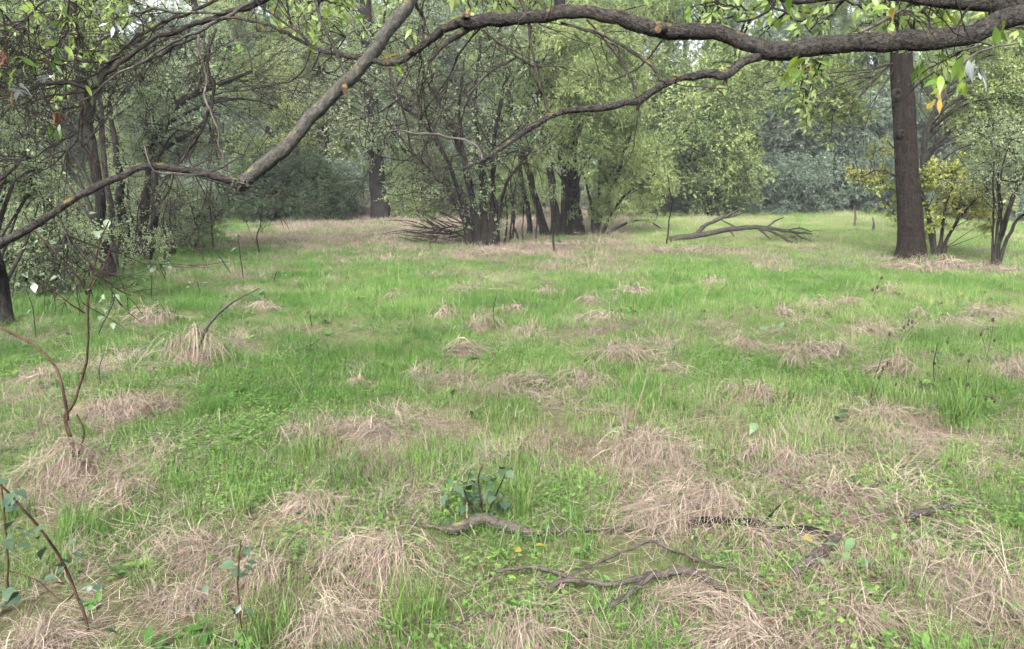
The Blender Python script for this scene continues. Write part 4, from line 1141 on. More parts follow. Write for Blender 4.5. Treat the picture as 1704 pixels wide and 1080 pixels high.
# the rest of the crown, over and just above the frame
cl = []
for (px, py, dp, n, spx, spy) in ((70, 30, 5.2, 10, 110, 60), (560, -10, 5.2, 6, 110, 40), (1300, 5, 5.0, 8, 200, 35), (1600, -5, 4.4, 5, 120, 30), (330, -70, 4.8, 8, 200, 30), (900, -80, 4.5, 10, 300, 30), (1350, 105, 4.8, 3, 60, 22)):
    for k in range(n):
        p = at(px + random.gauss(0, spx * 0.6), py + random.gauss(0, spy * 0.6), dp + random.gauss(0, 0.35))
        cl.append((*p, 0.24 * random.uniform(0.7, 1.2)))
crown(over, 'ash', cl, BR, 0.62, 0.2)
# ------------------------------------------------------------------ grass, clover, straw: nobody could count it
def blades(mb, n, spread, h, wd, tilt, curl, segs=4, az=None, azs=0.6, lv=(0, 1), mat=0, base_z=-0.01, centre=None, flat_z=None):
    for _ in range(n):
        r, a = spread * math.sqrt(random.random()), random.uniform(0, 6.283)
        p = np.array([r * math.cos(a), r * math.sin(a), base_z])
        th = random.uniform(0, 6.283) if az is None else random.gauss(az, azs)
        L = random.uniform(*h)
        t = abs(random.gauss(0, tilt)) if tilt < 1 else random.uniform(0.55, 1.5); c = random.uniform(0.3, 1.0) * curl
        W = random.uniform(*wd)
        V = []
        ang = t
        side = np.array([-math.sin(th), math.cos(th), 0]) 
        tw = random.uniform(-0.8, 0.8)
        side = unit(side + np.array([math.cos(th), math.sin(th), 0]) * tw)
        pts = [p]
        for i in range(segs):
            s, cc = math.sin(ang), math.cos(ang)
            pts.append(pts[-1] + np.array([math.cos(th) * s, math.sin(th) * s, cc]) * (L / segs))
            ang = min(ang + c / segs * (0.6 + 0.8 * i / segs), 1.95)
            th += random.gauss(0, 0.10)
        for i, x in enumerate(pts):
            u = i / segs
            ww = W * (0.75 + 0.5 * u) * (1 - u) ** 0.6 if u < 1 else 0.0004
            if x[2] < 0.004 and i > 0:
                x = np.array([x[0], x[1], 0.004 + 0.006 * random.random()])
            V += [x - side * ww * 0.5, x + side * ww * 0.5]
        q = [[2 * i, 2 * i + 1, 2 * i + 3, 2 * i + 2] for i in range(segs)]
        mb.add(np.array(V), q, None, random.uniform(*lv), None, mat)

def variants(fn, n, mats, seed):
    global rng
    out = []
    for k in range(n):
        random.seed(seed + k)
        mb = MB(); fn(mb)
        out.append(source('tuft_shape', mb, mats))
    return out

V_SHORT = variants(lambda m: blades(m, 190, 0.24, (0.045, 0.12), (0.0025, 0.0045), 0.4, 0.9, 3), 6, ['grass_green'], 1000)
def long_fn(m):
    for k in range(5):
        t = MB(); blades(t, 26, 0.05, (0.10, 0.24), (0.003, 0.005), 0.30, 1.5, 4)
        a, r = random.uniform(0, 6.28), 0.2 * math.sqrt(random.random()); off = np.array([r * math.cos(a), r * math.sin(a), 0])
        s = random.uniform(0.6, 1.15)
        for v, q, lv in zip(t.v, t.q, t.lv):
            m.add(v * s + off, q - q.min(), None, lv)
V_LONG = variants(long_fn, 6, ['grass_green'], 1100)
V_TURF = variants(lambda m: blades(m, 150, 0.42, (0.05, 0.12), (0.005, 0.009), 0.45, 0.9, 2), 5, ['grass_green'], 1200)
def dry_fn(m):
    for k in range(5):
        a = random.uniform(0, 6.28); t = MB()
        blades(t, 24, 0.13, (0.08, 0.26), (0.0022, 0.004), 1.05, 1.5, 4, a, 0.8)
        blades(t, 9, 0.13, (0.05, 0.18), (0.002, 0.0035), 1.3, 0.4, 3)
        a, r = random.uniform(0, 6.28), 0.2 * math.sqrt(random.random()); off = np.array([r * math.cos(a), r * math.sin(a), 0])
        for v, q, lv in zip(t.v, t.q, t.lv):
            m.add(v + off, q - q.min(), None, lv)
V_DRY = variants(dry_fn, 8, ['grass_dry'], 1300)
V_DRYFAR = variants(lambda m: blades(m, 120, 0.42, (0.05, 0.17), (0.005, 0.009), 0.95, 1.4, 3), 5, ['grass_dry'], 1400)
def litter_fn(m):     # single straws lying any way on the ground
    for _ in range(80):
        th, r = random.uniform(0, 6.28), 0.32 * math.sqrt(random.random()); L = random.uniform(0.06, 0.22)
        a = random.uniform(0, 6.28); c = np.array([r * math.cos(a), r * math.sin(a), random.uniform(0.004, 0.045)])
        dvec = np.array([math.cos(th), math.sin(th), random.gauss(0, 0.15)]); s = np.array([-math.sin(th), math.cos(th), 0]) * random.uniform(0.0006, 0.0014)
        bend = np.array([-math.sin(th), math.cos(th), 0.3]) * random.gauss(0, 0.02)
        P = [c - dvec * L / 2, c + bend, c + dvec * L / 2]
        V = [x for p in P for x in (p - s, p + s)]
        m.add(np.array(V), [[0, 1, 3, 2], [2, 3, 5, 4]], None, random.random())
V_LITTER = variants(litter_fn, 6, ['grass_dry'], 1500)
def clover_fn(m):
    for _ in range(110):
        r, a = 0.22 * math.sqrt(random.random()), random.uniform(0, 6.28)
        h = random.uniform(0.012, 0.055)
        c = np.array([r * math.cos(a), r * math.sin(a), h]); lv = random.random()
        blade = np.array([[c[0], c[1], 0], [c[0] + .0012, c[1], 0], [c[0] + .0012, c[1], h], [c[0], c[1], h]])
        m.add(blade, [[0, 1, 2, 3]], None, lv)
        t0 = random.uniform(0, 6.28); tl = np.array([random.gauss(0, 0.25), random.gauss(0, 0.25), 1]); tl = unit(tl)
        k = 3 if random.random() < 0.75 else 4
        for j in range(k):
            th = t0 + j * 6.283 / k
            dvec = np.array([math.cos(th), math.sin(th), 0]); dvec = unit(dvec - tl * dvec.dot(tl)); s = np.cross(tl, dvec)
            L = random.uniform(0.006, 0.0125)
            leaf_strip(m, c, dvec, s, tl, L, L * 0.95, lv + random.uniform(-0.15, 0.15), 0, (0.2, 1.0, 0.6), 0.12, 0.2)
V_CLOVER = variants(clover_fn, 6, ['clover'], 1600)
V_STALK = variants(lambda m: blades(m, 3, 0.05, (0.35, 0.75), (0.0022, 0.0034), 0.35, 0.7, 7), 6, ['stalk'], 1700)
random.seed(77)

def field(y0, y1, per_m2, margin=1.5):
    """random points of the wedge of meadow in front of the viewer"""
    k = 0.69
    A = k * (y1 ** 2 - y0 ** 2) + 2 * margin * (y1 - y0)
    n = int(A * per_m2)
    y = np.sqrt(rng.random(n) * (y1 ** 2 - y0 ** 2) + y0 ** 2)
    x = (rng.random(n) * 2 - 1) * (k * y + margin)
    return x, y

def sow(name, key, vs, x, y, scl, tint, tilt=0.12, label=None):
    n = len(x)
    P = np.stack([x, y, terrain(x, y)], -1)
    rot = np.stack([rng.normal(0, tilt, n), rng.normal(0, tilt, n), rng.random(n) * 6.283], -1)
    o = scatter(name, key, vs, P, rot, scl, tint)
    tag(o, label, 'ground cover', kind='stuff')
    return o

def bands(spec):
    xs, ys, ss = [], [], []
    for (y0, y1, den, s) in spec:
        x, y = field(y0, y1, den)
        xs.append(x); ys.append(y); ss.append(np.full(len(x), s))
    return np.concatenate(xs), np.concatenate(ys), np.concatenate(ss)

def gtint(x, y):
    u = x / np.maximum(y, 1)
    return 0.39 + 0.16 * smooth(0.1, 0.5, u) * (1 - smooth(16, 19, y)) + 0.42 * smooth(17.5, 21, y) * smooth(0.1, 0.18, u) - 0.05 * smooth(-0.1, -0.4, u) + 0.55 * (fbm(x * 0.8, y * 0.6, 91, 3) - 0.5) + 0.35 * (fbm(x * 3.1, y * 2.6, 95, 2) - 0.5) + rng.normal(0, 0.09, len(x))  # far right lawn made paler: sunlight put into the grass tint

def near_wood(x, y, r):
    """how far from the lying branches, so that they are not drowned in grass"""
    m = np.full(len(x), 9.0)
    for (p, q) in WOOD_LINES:
        d_ = q - p; t = np.clip(((x - p[0]) * d_[0] + (y - p[1]) * d_[1]) / (d_ @ d_ + 1e-9), 0, 1)
        m = np.minimum(m, np.hypot(x - p[0] - t * d_[0], y - p[1] - t * d_[1]))
    return m < r
WOOD_LINES = []
for path in ([(744, 892), (802, 880), (905, 893), (1052, 886)], [(1205, 992), (1125, 962), (1010, 982), (900, 954), (800, 966)], [(1085, 966), (980, 1022), (765, 1042), (615, 1054)], [(935, 975), (1085, 913), (1260, 968)], [(1145, 876), (1280, 888), (1372, 897)], [(1384, 902), (1310, 966)], [(1498, 876), (1595, 842)]):
    w_ = [ground(*p)[:2] for p in path]
    WOOD_LINES += list(zip(w_[:-1], w_[1:]))

x, y, s = bands([(1.6, 5, 30, 0.95), (5, 9, 22, 1.0), (9, 14, 15, 1.15)])
S = strawness(x, y); k = (rng.random(len(x)) < np.clip(1.2 - 1.3 * S, 0.08, 1)) & ~(near_wood(x, y, 0.16) & (rng.random(len(x)) < 0.75))
x, y, s, S = x[k], y[k], s[k], S[k]
sow('short_grass', 'short', V_SHORT, x, y, s * rng.uniform(0.7, 1.2, len(x)) * (0.5 + 0.9 * fbm(x * 0.8, y * 0.8, 171, 3)), gtint(x, y) + 0.25 * S, label='short fresh green grass over the near meadow')
x, y, s = bands([(1.6, 6, 9, 0.8), (6, 14, 9, 0.72)])
S = strawness(x, y); cl_ = fbm(x * 1.1, y * 1.1, 131, 3)
k = (rng.random(len(x)) < np.clip(1.0 - 1.2 * S, 0.08, 1)) & (cl_ > 0.50) & ~near_wood(x, y, 0.28)
x, y, s = x[k], y[k], s[k]
sow('long_grass', 'long', V_LONG, x, y, s * rng.uniform(0.6, 1.2, len(x)), gtint(x, y) - 0.05, 0.15, label='longer arching green grass in loose tufts')
x, y, s = bands([(13.5, 20, 13, 0.85), (20, 34, 9, 1.05), (34, 48, 3, 1.8)])
S = strawness(x, y); k = rng.random(len(x)) < np.clip(1.15 - 1.25 * S, 0.03, 1)
x, y, s = x[k], y[k], s[k]
sow('turf', 'turf', V_TURF, x, y, s * rng.uniform(0.75, 1.2, len(x)), gtint(x, y), label='even green turf on the far side of the clearing')
x, y, s = bands([(1.6, 5, 20, 0.9), (5, 9, 13, 1.0), (9, 14, 9, 1.15)])
S = strawness(x, y); k = (rng.random(len(x)) < np.clip(1.35 * (S - 0.16), 0.02, 1)) & ~(near_wood(x, y, 0.16) & (rng.random(len(x)) < 0.75))
x, y, s = x[k], y[k], s[k]
sow('dry_grass', 'dry', V_DRY, x, y, s * rng.uniform(0.65, 1.15, len(x)), 0.5 + rng.normal(0, 0.16, len(x)), 0.2, label='matted pinkish dry grass between the green')
x, y, s = bands([(13.5, 20, 9, 1.0), (20, 34, 6.5, 1.3), (34, 50, 2.5, 1.9)])
S = strawness(x, y); k = rng.random(len(x)) < np.clip(1.4 * (S - 0.15), 0.02, 1)
x, y, s = x[k], y[k], s[k]
sow('straw_bank', 'dryfar', V_DRYFAR, x, y, s * rng.uniform(0.65, 1.2, len(x)), 0.5 + rng.normal(0, 0.14, len(x)), 0.15, label='pink dry grass bank below the trees at the back')
x, y, s = bands([(1.6, 5, 11, 1.0), (5, 9, 7, 1.1)])
S = strawness(x, y); k = rng.random(len(x)) < np.clip(0.32 + 1.2 * S, 0, 1)
x, y, s = x[k], y[k], s[k]
sow('straw_litter', 'litter', V_LITTER, x, y, s * rng.uniform(0.7, 1.3, len(x)), 0.55 + rng.normal(0, 0.18, len(x)), 0.08, label='loose straws strewn over the near ground')
x, y, s = bands([(1.6, 5.2, 30, 1.0), (5.2, 7.5, 14, 1.0)])
S = strawness(x, y); cv = fbm(x * 1.6 + 50, y * 1.6, 151, 3) + 0.10 * smooth(-0.1, 0.3, x / y) * (1 - smooth(2.6, 3.6, y))
k = (cv > 0.50) & (rng.random(len(x)) < np.clip(1.1 - 1.1 * S, 0.15, 1))
x, y, s = x[k], y[k], s[k]
sow('clover', 'clover', V_CLOVER, x, y, s * rng.uniform(0.75, 1.25, len(x)), 0.6 + rng.normal(0, 0.16, len(x)), 0.06, label='low clover and small herbs in the near meadow')
def herb_fn(m):
    k = random.randint(5, 9)
    for j in range(k):
        th = random.uniform(0, 6.28); e = random.uniform(0.1, 0.9)
        dvec = np.array([math.cos(th) * math.cos(e), math.sin(th) * math.cos(e), math.sin(e)])
        s = unit(np.array([-math.sin(th), math.cos(th), random.gauss(0, 0.3)])); nr = np.cross(dvec, s); L = random.uniform(0.03, 0.075)
        leaf_strip(m, np.array([random.gauss(0, 0.02), random.gauss(0, 0.02), 0.02]), dvec, s, nr, L, L * random.uniform(0.35, 0.6), random.random(), 0, (0.1, 0.7, 1.0, 0.8, 0.05), 0.35, 0.25)
V_HERB = variants(herb_fn, 7, ['clover'], 1800)
x, y, s = bands([(1.8, 6, 7.0, 1.0), (6, 12, 3.0, 1.15)])
sow('small_herbs', 'herb', V_HERB, x, y, s * rng.uniform(0.6, 1.2, len(x)), 0.35 + rng.normal(0, 0.2, len(x)), 0.15, label='small broad-leaved weeds dotted through the grass')
x, y, s = bands([(3.3, 6, 2.2, 0.6), (6, 14, 1.6, 0.75), (14, 20, 1.0, 0.9)])
sow('dry_stalks', 'stalk', V_STALK, x, y, s * rng.uniform(0.5, 1.2, len(x)), rng.random(len(x)), 0.3, label='thin pale dry stalks rising singly from the grass')
# ------------------------------------------------------------------ tufts of dry grass, one by one
TUFT_GROUP = 'dry grass tufts of the clearing'
random.seed(5)
leaf_mat('grass_tuft', [(0.0, (0.035, 0.09, 0.016)), (0.5, (0.10, 0.20, 0.035)), (1.0, (0.24, 0.30, 0.08))], 0.3, 0.45, 0.4, True)
for (g, Rx, H, lab, flat) in TUFT_W:
    wpx = Rx * 2 * F_PX / g[1]
    H = max(H * (0.24 if flat else (0.52 if g[1] > 5.2 else 0.50)), 0.02)
    if g[1] > 5.2: H = H * random.uniform(1.0, 1.45) + 0.025
    if g[1] > 5.2 and flat: H += 0.03
    cone = 'cone' in lab or 'skirt' in lab
    if cone: H *= 1.1
    root = empty('dry_grass_tuft', g, lab, 'grass tuft', TUFT_GROUP)
    # a crooked ridge of root stocks from which the blades flop over
    nk = 3 if cone else max(3, int(3 + Rx * 9))
    knots = []
    for k in range(nk):
        t = (k + 0.5) / nk * 2 - 1 if nk > 1 else 0
        knots.append((t * Rx * 0.72 + random.gauss(0, 0.10 * Rx), random.gauss(0, 0.22 * Rx), H * random.uniform(0.35, 1.1) * (1 - 0.45 * t * t), random.uniform(0.25, 0.6) * Rx + 0.03))
    def dome(x, y):
        z = 0.0
        for (kx, ky, kh, kr) in knots:
            rr = kr * 1.3
            z = max(z, kh * math.exp(-((x - kx) ** 2 + ((y - ky) * 1.15) ** 2) / (rr * rr)))
        return z
    mb = MB()
    nr, na = 5, 14
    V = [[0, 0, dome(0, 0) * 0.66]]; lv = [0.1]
    for a in range(1, nr + 1):
        for k in range(na):
            th = k / na * 6.283; rr = Rx * 1.0 * a / nr
            x_, y_ = rr * math.cos(th), rr * 0.75 * math.sin(th)
            V.append([x_, y_, dome(x_, y_) * 0.66 * (1 - (a / nr) ** 3) - (0.05 if a == nr else 0.006)]); lv.append(0.15 * random.random())  # heart coloured dark: shade of the hollows put into the straw
    T = [[0, 1 + k, 1 + (k + 1) % na] for k in range(na)]
    Q = [[1 + a * na + k, 1 + (a + 1) * na + k, 1 + (a + 1) * na + (k + 1) % na, 1 + a * na + (k + 1) % na] for a in range(nr - 1) for k in range(na)]
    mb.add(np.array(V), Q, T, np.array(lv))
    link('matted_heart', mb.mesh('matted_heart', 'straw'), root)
    mb = MB()
    n = int(np.clip(wpx * 4.0, 80, 520) * random.uniform(0.7, 1.1))
    bw = max(0.0022, 0.5 * g[1] / 773)
    comb = random.gauss(-1.55, 0.9); cs = random.uniform(0.5, 0.85)
    for k in range(n):
        kx, ky, kh, kr = random.choice(knots)
        a = random.uniform(0, 6.283)
        r0 = (0.1 + abs(random.gauss(0, 0.75))) * kr
        p = np.array([kx + math.cos(a) * r0 * 1.15, ky + math.sin(a) * r0 * 0.9])
        wild = random.random() < 0.36
        flow = comb + 3.4 * (noise2(p[0] * 4.5 + g[0] * 3, p[1] * 4.5 + g[1] * 3, 7) - 0.5)
        th = random.uniform(0, 6.283) if wild else math.atan2(math.sin(a) * (1 - cs) + math.sin(flow) * cs, math.cos(a) * (1 - cs) + math.cos(flow) * cs) + random.gauss(0, 0.5)
        L = random.uniform(0.22, 1.0) ** 1.4 * (0.13 + 1.0 * min(Rx, 0.3))
        lift = abs(random.gauss(0, 0.012 + 0.14 * H)) + (random.random() < 0.14) * random.uniform(0.02, 0.10)
        segs = 5
        side = unit(np.array([-math.sin(th), math.cos(th), random.gauss(0, 0.5)]))
        V = []; W = bw * random.uniform(0.6, 1.25)
        fall = dome(*p)
        for i in range(segs + 1):
            u = i / segs
            zz = max(dome(*p), fall * (1 - 0.35 * u - 0.65 * u * u))
            c = np.array([p[0], p[1], zz + lift * math.sin(math.pi * min(1, u * 0.9 + 0.12)) + 0.006 + 0.012 * random.random()])
            ww = W * (1 - 0.85 * u ** 2)
            V += [c - side * ww * 0.5, c + side * ww * 0.5]
            p = p + np.array([math.cos(th), math.sin(th)]) * (L / segs); th += random.gauss(0, 0.22)
        green = random.random() < 0.07
        mb.add(np.array(V), [[2 * i, 2 * i + 1, 2 * i + 3, 2 * i + 2] for i in range(segs)], None, min(1, max(0, random.gauss(0.58, 0.27))), None, 1 if green else 0)
    if not flat:       # a few bent stalks that still stand
        for k in range(int(4 + wpx * 0.06)):
            th = random.uniform(0, 6.28); L = random.uniform(0.10, 0.26) * (0.6 + H); b0 = np.array([random.gauss(0, Rx * 0.35), random.gauss(0, Rx * 0.3), H * 0.3])
            ang = abs(random.gauss(0, 0.5)); V = []
            side = np.array([-math.sin(th), math.cos(th), 0])
            for i in range(6):
                V += [b0 - side * bw * 0.4, b0 + side * bw * 0.4]
                b0 = b0 + np.array([math.cos(th) * math.sin(ang), math.sin(th) * math.sin(ang), math.cos(ang)]) * L / 4; ang += random.uniform(0.1, 0.5)
            mb.add(np.array(V), [[2 * i, 2 * i + 1, 2 * i + 3, 2 * i + 2] for i in range(5)], None, random.uniform(0.5, 1.0))
    link('blades', mb.mesh('blades', ['straw', 'grass_tuft']), root)['kind'] = 'stuff'

# ------------------------------------------------------------------ tufts of fresh long grass
for (px, py, hp, sp, n, lab) in (
    (868, 862, 95, 0.04, 60, 'fresh green grass tuft right of the dark broadleaf plant'),
    (1222, 912, 60, 0.03, 46, 'small green grass tuft growing through the broken log'),
    (690, 1040, 130, 0.12, 150, 'large green grass tuft at the bottom centre'),
    (250, 990, 90, 0.08, 90, 'upright green grass tuft above the bleached pink straw'),
    (320, 868, 62, 0.05, 70, 'short thick green grass tuft left of the swept straw'),
    (405, 860, 70, 0.06, 70, 'green grass tuft behind the dark-hollowed straw mound'),
    (1592, 700, 90, 0.12, 110, 'dark green coarse grass tuft near the right edge'),
    (515, 770, 80, 0.10, 90, 'green grass tuft left of the broad combed straw mound'),
    (680, 535, 34, 0.10, 60, 'bluish grass tuft on the far left of the middle row'),
    (1118, 447, 18, 0.10, 46, 'little bright grass tuft below the fallen grey limb'),
    (450, 1060, 110, 0.10, 90, 'loose green grass tuft at the lower left of centre')):
    g = ground(px, py)
    root = empty('green_grass_tuft', g, lab, 'grass tuft', 'green grass tufts')
    mb = MB(); h = hp * g[1] / F_PX
    blades(mb, n, sp, (h * 0.5, h * 1.15), (max(0.003, 0.5 * g[1] / 773), max(0.005, 0.8 * g[1] / 773)), 0.3, 1.1, 5)
    link('blades', mb.mesh('blades', 'grass_tuft'), root)['kind'] = 'stuff'

# ------------------------------------------------------------------ leafy plants: stems and every leaf
def ovate(L, W, mat, seed, curl, shape=(0.10, 0.70, 1.0, 0.92, 0.62, 0.26, 0.02)):
    random.seed(seed); mb = MB()
    leaf_strip(mb, np.zeros(3), np.array([1.0, 0, 0]), np.array([0, 1.0, 0]), np.array([0, 0, 1.0]), L, W, random.uniform(0.1, 0.9), 0, shape, curl, 0.18)
    return mb.mesh('leaf', mat)
OV = {m: [ovate(1, 0.66, m, 60 + k * 3 + len(m), c) for k, c in enumerate((0.05, 0.2, 0.35, 0.5))] for m in ('leaf_bramble', 'leaf_bramble_pale', 'leaf_near_yellow', 'clover_leaf')} if False else None
leaf_mat('leaf_dock', [(0.0, (0.05, 0.12, 0.045)), (1.0, (0.14, 0.23, 0.10))], 0.2, 0.4, 0.4, True)
OV = {m: [ovate(1, 0.66, m, 60 + k * 3 + len(m), c) for k, c in enumerate((0.05, 0.2, 0.35, 0.5))] for m in ('leaf_bramble', 'leaf_bramble_pale', 'leaf_near_yellow', 'leaf_dock', 'leaf_near_brown')}
random.seed(91)

def plant(name, label, cat, foot, stems, leaves, stem_mat='twig_dark', group=None):
    """stems: lists of (px, py, w px, depth offset); leaves: (px, py, depth offset, length px, material, count, spread px)"""
    g = ground(*foot); d = g[1]
    root = empty(name, g, label, cat, group)
    for path in stems:
        pts = np.array([at(a, b, d + e) for a, b, _, e in path]); rad = np.array([max(wd * 0.5 * (d + e) / F_PX, 0.0012) for _, _, wd, e in path])
        if path[0][1] >= foot[1] - 12:
            pts[0][2] = float(terrain(pts[0][0], pts[0][1])) - 0.02
        mb = MB(); limb(mb, pts - g, rad, 0.03, 6, 0.1, None, 0, 0.01)
        link('stem', mb.mesh('stem', stem_mat), root)
    for (px, py, e, lp, m, n, spd) in leaves:
        for k in range(n):
            dd = d + e + random.gauss(0, 0.05)
            p = at(px + random.gauss(0, spd * 0.5), py + random.gauss(0, spd * 0.35), dd)
            s = lp * 0.8 * dd / F_PX * random.uniform(0.6, 1.2)
            put_leaf(root, random.choice(OV[m]), p, g, random.uniform(0, 6.28), random.gauss(-0.15, 0.35), random.gauss(0, 0.4), s)
    return root

PB, DB = 'leaf_bramble_pale', 'leaf_bramble'
plant('forked_sapling', 'bare brown forked sapling rising from a straw skirt on the left', 'sapling', (125, 778),
      [[(126, 780, 9, 0), (119, 738, 8, 0), (108, 692, 7, 0), (122, 672, 5, 0), (138, 625, 4.6, 0), (147, 570, 4.4, -0.05), (146, 505, 4, -0.1), (152, 465, 3.6, -0.1), (166, 405, 3.5, -0.1), (182, 368, 2.5, -0.1)],
       [(112, 700, 6, 0), (106, 650, 4.8, 0), (88, 604, 4.4, 0.1), (55, 574, 4, 0.2), (0, 545, 4, 0.3), (-40, 530, 3, 0.4)],
       [(146, 490, 4, -0.1), (128, 460, 3.5, -0.15), (100, 425, 3, -0.2), (60, 388, 3, -0.25), (38, 352, 2, -0.3)], [(150, 478, 3, -0.1), (172, 445, 2.5, -0.1), (188, 405, 2, -0.1)],
       [(140, 520, 3, -0.1), (110, 500, 2.5, -0.2), (75, 470, 2, -0.25)], [(128, 760, 5, 0.05), (140, 720, 4, 0.05), (128, 690, 3, 0.05)]],
      [(180, 380, -0.1, 20, PB, 6, 34), (215, 372, -0.1, 20, PB, 5, 26), (95, 425, -0.2, 20, PB, 7, 50), (50, 400, -0.25, 22, PB, 7, 50), (140, 485, -0.1, 22, PB, 5, 34), (70, 470, -0.2, 20, PB, 6, 50), (185, 345, -0.1, 16, 'leaf_near_yellow', 2, 30)], 'twig_red')
plant('bramble_cane', 'red bramble cane with dark leaves arching into the lower left corner', 'bramble', (150, 1068),
      [[(152, 1070, 6, 0), (138, 1020, 6, 0), (122, 975, 5.5, 0), (98, 925, 5, -0.05), (60, 872, 4.5, -0.1), (0, 805, 4, -0.15), (-40, 770, 3, -0.2)], [(126, 985, 4, 0), (100, 1000, 3, 0.05), (60, 965, 2.5, 0.1), (10, 950, 2, 0.1)]],
      [(20, 815, -0.15, 38, DB, 6, 34), (60, 890, -0.1, 36, DB, 5, 30), (100, 920, -0.05, 32, DB, 5, 40), (115, 960, 0, 32, DB, 6, 50), (165, 985, 0, 30, DB, 4, 40), (140, 1055, 0, 42, DB, 3, 24), (20, 960, 0.1, 34, DB, 5, 40)], 'twig_red', 'bramble canes of the near meadow')
plant('bramble_cane', 'short upright bramble shoot with dark leaves, bottom of the view left of centre', 'bramble', (402, 1065),
      [[(402, 1068, 4.5, 0), (398, 1010, 4, 0), (396, 955, 3.5, 0), (402, 898, 2.5, 0)]],
      [(403, 905, 0, 30, DB, 3, 10), (398, 935, 0, 34, DB, 3, 14), (385, 970, 0, 38, DB, 4, 28), (400, 1015, 0, 34, DB, 4, 22), (412, 1062, 0, 42, DB, 3, 20)], 'twig_red', 'bramble canes of the near meadow')
plant('bramble_cane', 'bramble shoot half out of the frame below the sapling, left edge', 'bramble', (8, 1005),
      [[(8, 1008, 5, 0), (14, 940, 4, 0), (8, 870, 4, 0), (2, 800, 3, 0)]], [(8, 830, 0, 34, DB, 5, 30), (10, 880, 0, 32, DB, 5, 30), (20, 990, 0, 40, DB, 4, 40)], 'twig_red', 'bramble canes of the near meadow')
plant('broadleaf_plant', 'dark bluish broadleaf plant in the near centre beside a grass tuft', 'plant', (803, 862),
      [[(803, 866, 4, 0), (800, 830, 3.5, 0), (796, 795, 3, 0), (805, 775, 2, 0)], [(806, 866, 3, 0), (822, 830, 3, 0), (842, 786, 2, 0)], [(800, 865, 3, 0), (785, 845, 2.5, 0), (772, 815, 2, 0)]],
      [(795, 790, 0, 28, DB, 11, 40), (775, 815, 0, 32, DB, 9, 30), (812, 812, 0, 30, DB, 9, 30), (790, 838, 0, 34, DB, 10, 46), (815, 848, -0.05, 36, DB, 9, 40), (842, 783, 0, 30, DB, 4, 14), (785, 862, -0.05, 34, DB, 6, 36)], 'twig_dark')
for (px, py, n, lp, spd, lab) in ((1395, 708, 7, 32, 34, 'rosette of broad round ground leaves beside the grey-brown straw heap'), (1336, 712, 4, 26, 18, 'small upright cluster of broad leaves left of the ground-leaf rosette'), (1270, 722, 3, 26, 26, 'few flat pale leaves left of the upright leaf cluster'),
        (1400, 945, 12, 36, 70, 'dark trailing leaves around the thick log'), (1445, 672, 3, 24, 10, 'single dark broad leaf pair at the foot of a dead seed stem'), (765, 660, 4, 20, 30, 'few bluish leaves left of the big hollow straw tuft'), (778, 545, 2, 22, 8, 'upright pale leaf beside the tall pale straw tuft'),
        (598, 488, 2, 20, 10, 'upright pale leaf far out in the left green'), (890, 498, 2, 14, 8, 'pale leaf beside the far small straw tuft'), (585, 940, 3, 40, 24, 'dark green leaf in the swept straw'), (1300, 1000, 8, 30, 50, 'patch of broad herb leaves beneath the log'), (440, 498, 3, 18, 12, 'broad pale leaf perched over the small pink tuft'),
        (1270, 560, 5, 18, 40, 'scattered round leaves in the bright grass on the right'), (700, 655, 3, 18, 20, 'two dark round leaves in the green left of centre')):
    plant('ground_leaf_plant', lab, 'plant', (px, py), [], [(px, py - 6, 0, lp, 'leaf_dock' if px > 1200 and px != 1445 else DB, n, spd)], group='broad-leaved plants low in the grass')
for (px, py, tx, ty, n, lp, m, lab) in ((825, 548, 826, 492, 9, 9, DB, 'thin dark herb with tiny leaves behind the pale leaning straw tuft'), (520, 545, 516, 515, 5, 14, DB, 'small dark leafed sprig in the left green'), (252, 500, 248, 432, 8, 16, PB, 'leafy sprig on top of the cone-shaped straw tuft'), (278, 470, 262, 430, 10, 15, PB, 'pale-leaved sprig before the left thicket, nearest the thick trunk'),
        (330, 500, 328, 470, 7, 14, PB, 'low pale-leaved sprig between straw cone and left thicket'), (388, 460, 358, 416, 8, 11, PB, 'arching pale-leaved sprig in the left middle'), (405, 462, 396, 392, 9, 11, PB, 'tall pale-leaved sprig right of the arching one'), (455, 470, 460, 452, 3, 12, PB, 'single leaf sprig beyond the small pink tuft'),
        (1555, 640, 1560, 575, 8, 10, DB, 'feathery green weed beside the round straw cushion'), (60, 560, 40, 470, 9, 18, PB, 'leafy bramble sprig by the edge trunk'), (160, 560, 190, 500, 7, 15, PB, 'leafy bramble sprig in front of the thick left trunk'), (20, 500, 30, 440, 9, 18, PB, 'bramble sprig at the left edge above the edge trunk foot'),
        (168, 640, 172, 590, 5, 14, DB, 'bluish sprig right of the forked sapling')):
    mx_, my_ = (px + tx) / 2 + random.uniform(-5, 5), (py + ty) / 2
    plant('leafy_sprig', lab, 'plant', (px, py), [[(px, py, 2, 0), (mx_, my_, 1.6, 0), (tx, ty, 1.0, 0)]],
          [(px * (1 - t) + tx * t, py * (1 - t) + ty * t, 0, lp, m, max(1, n // 3), lp * 1.3) for t in (0.45, 0.75, 1.0)], 'twig_dark', 'leafy sprigs in the grass')
# bent stem propping the straw cone
plant('bent_stem', 'bare grey stem leaning out of the slanting straw cone', 'stem', (318, 605), [[(318, 606, 6, 0), (345, 545, 5, 0), (372, 515, 4, 0), (400, 495, 3, 0), (432, 480, 2, 0)]], [(375, 505, 0, 12, DB, 4, 22)], 'twig_grey')

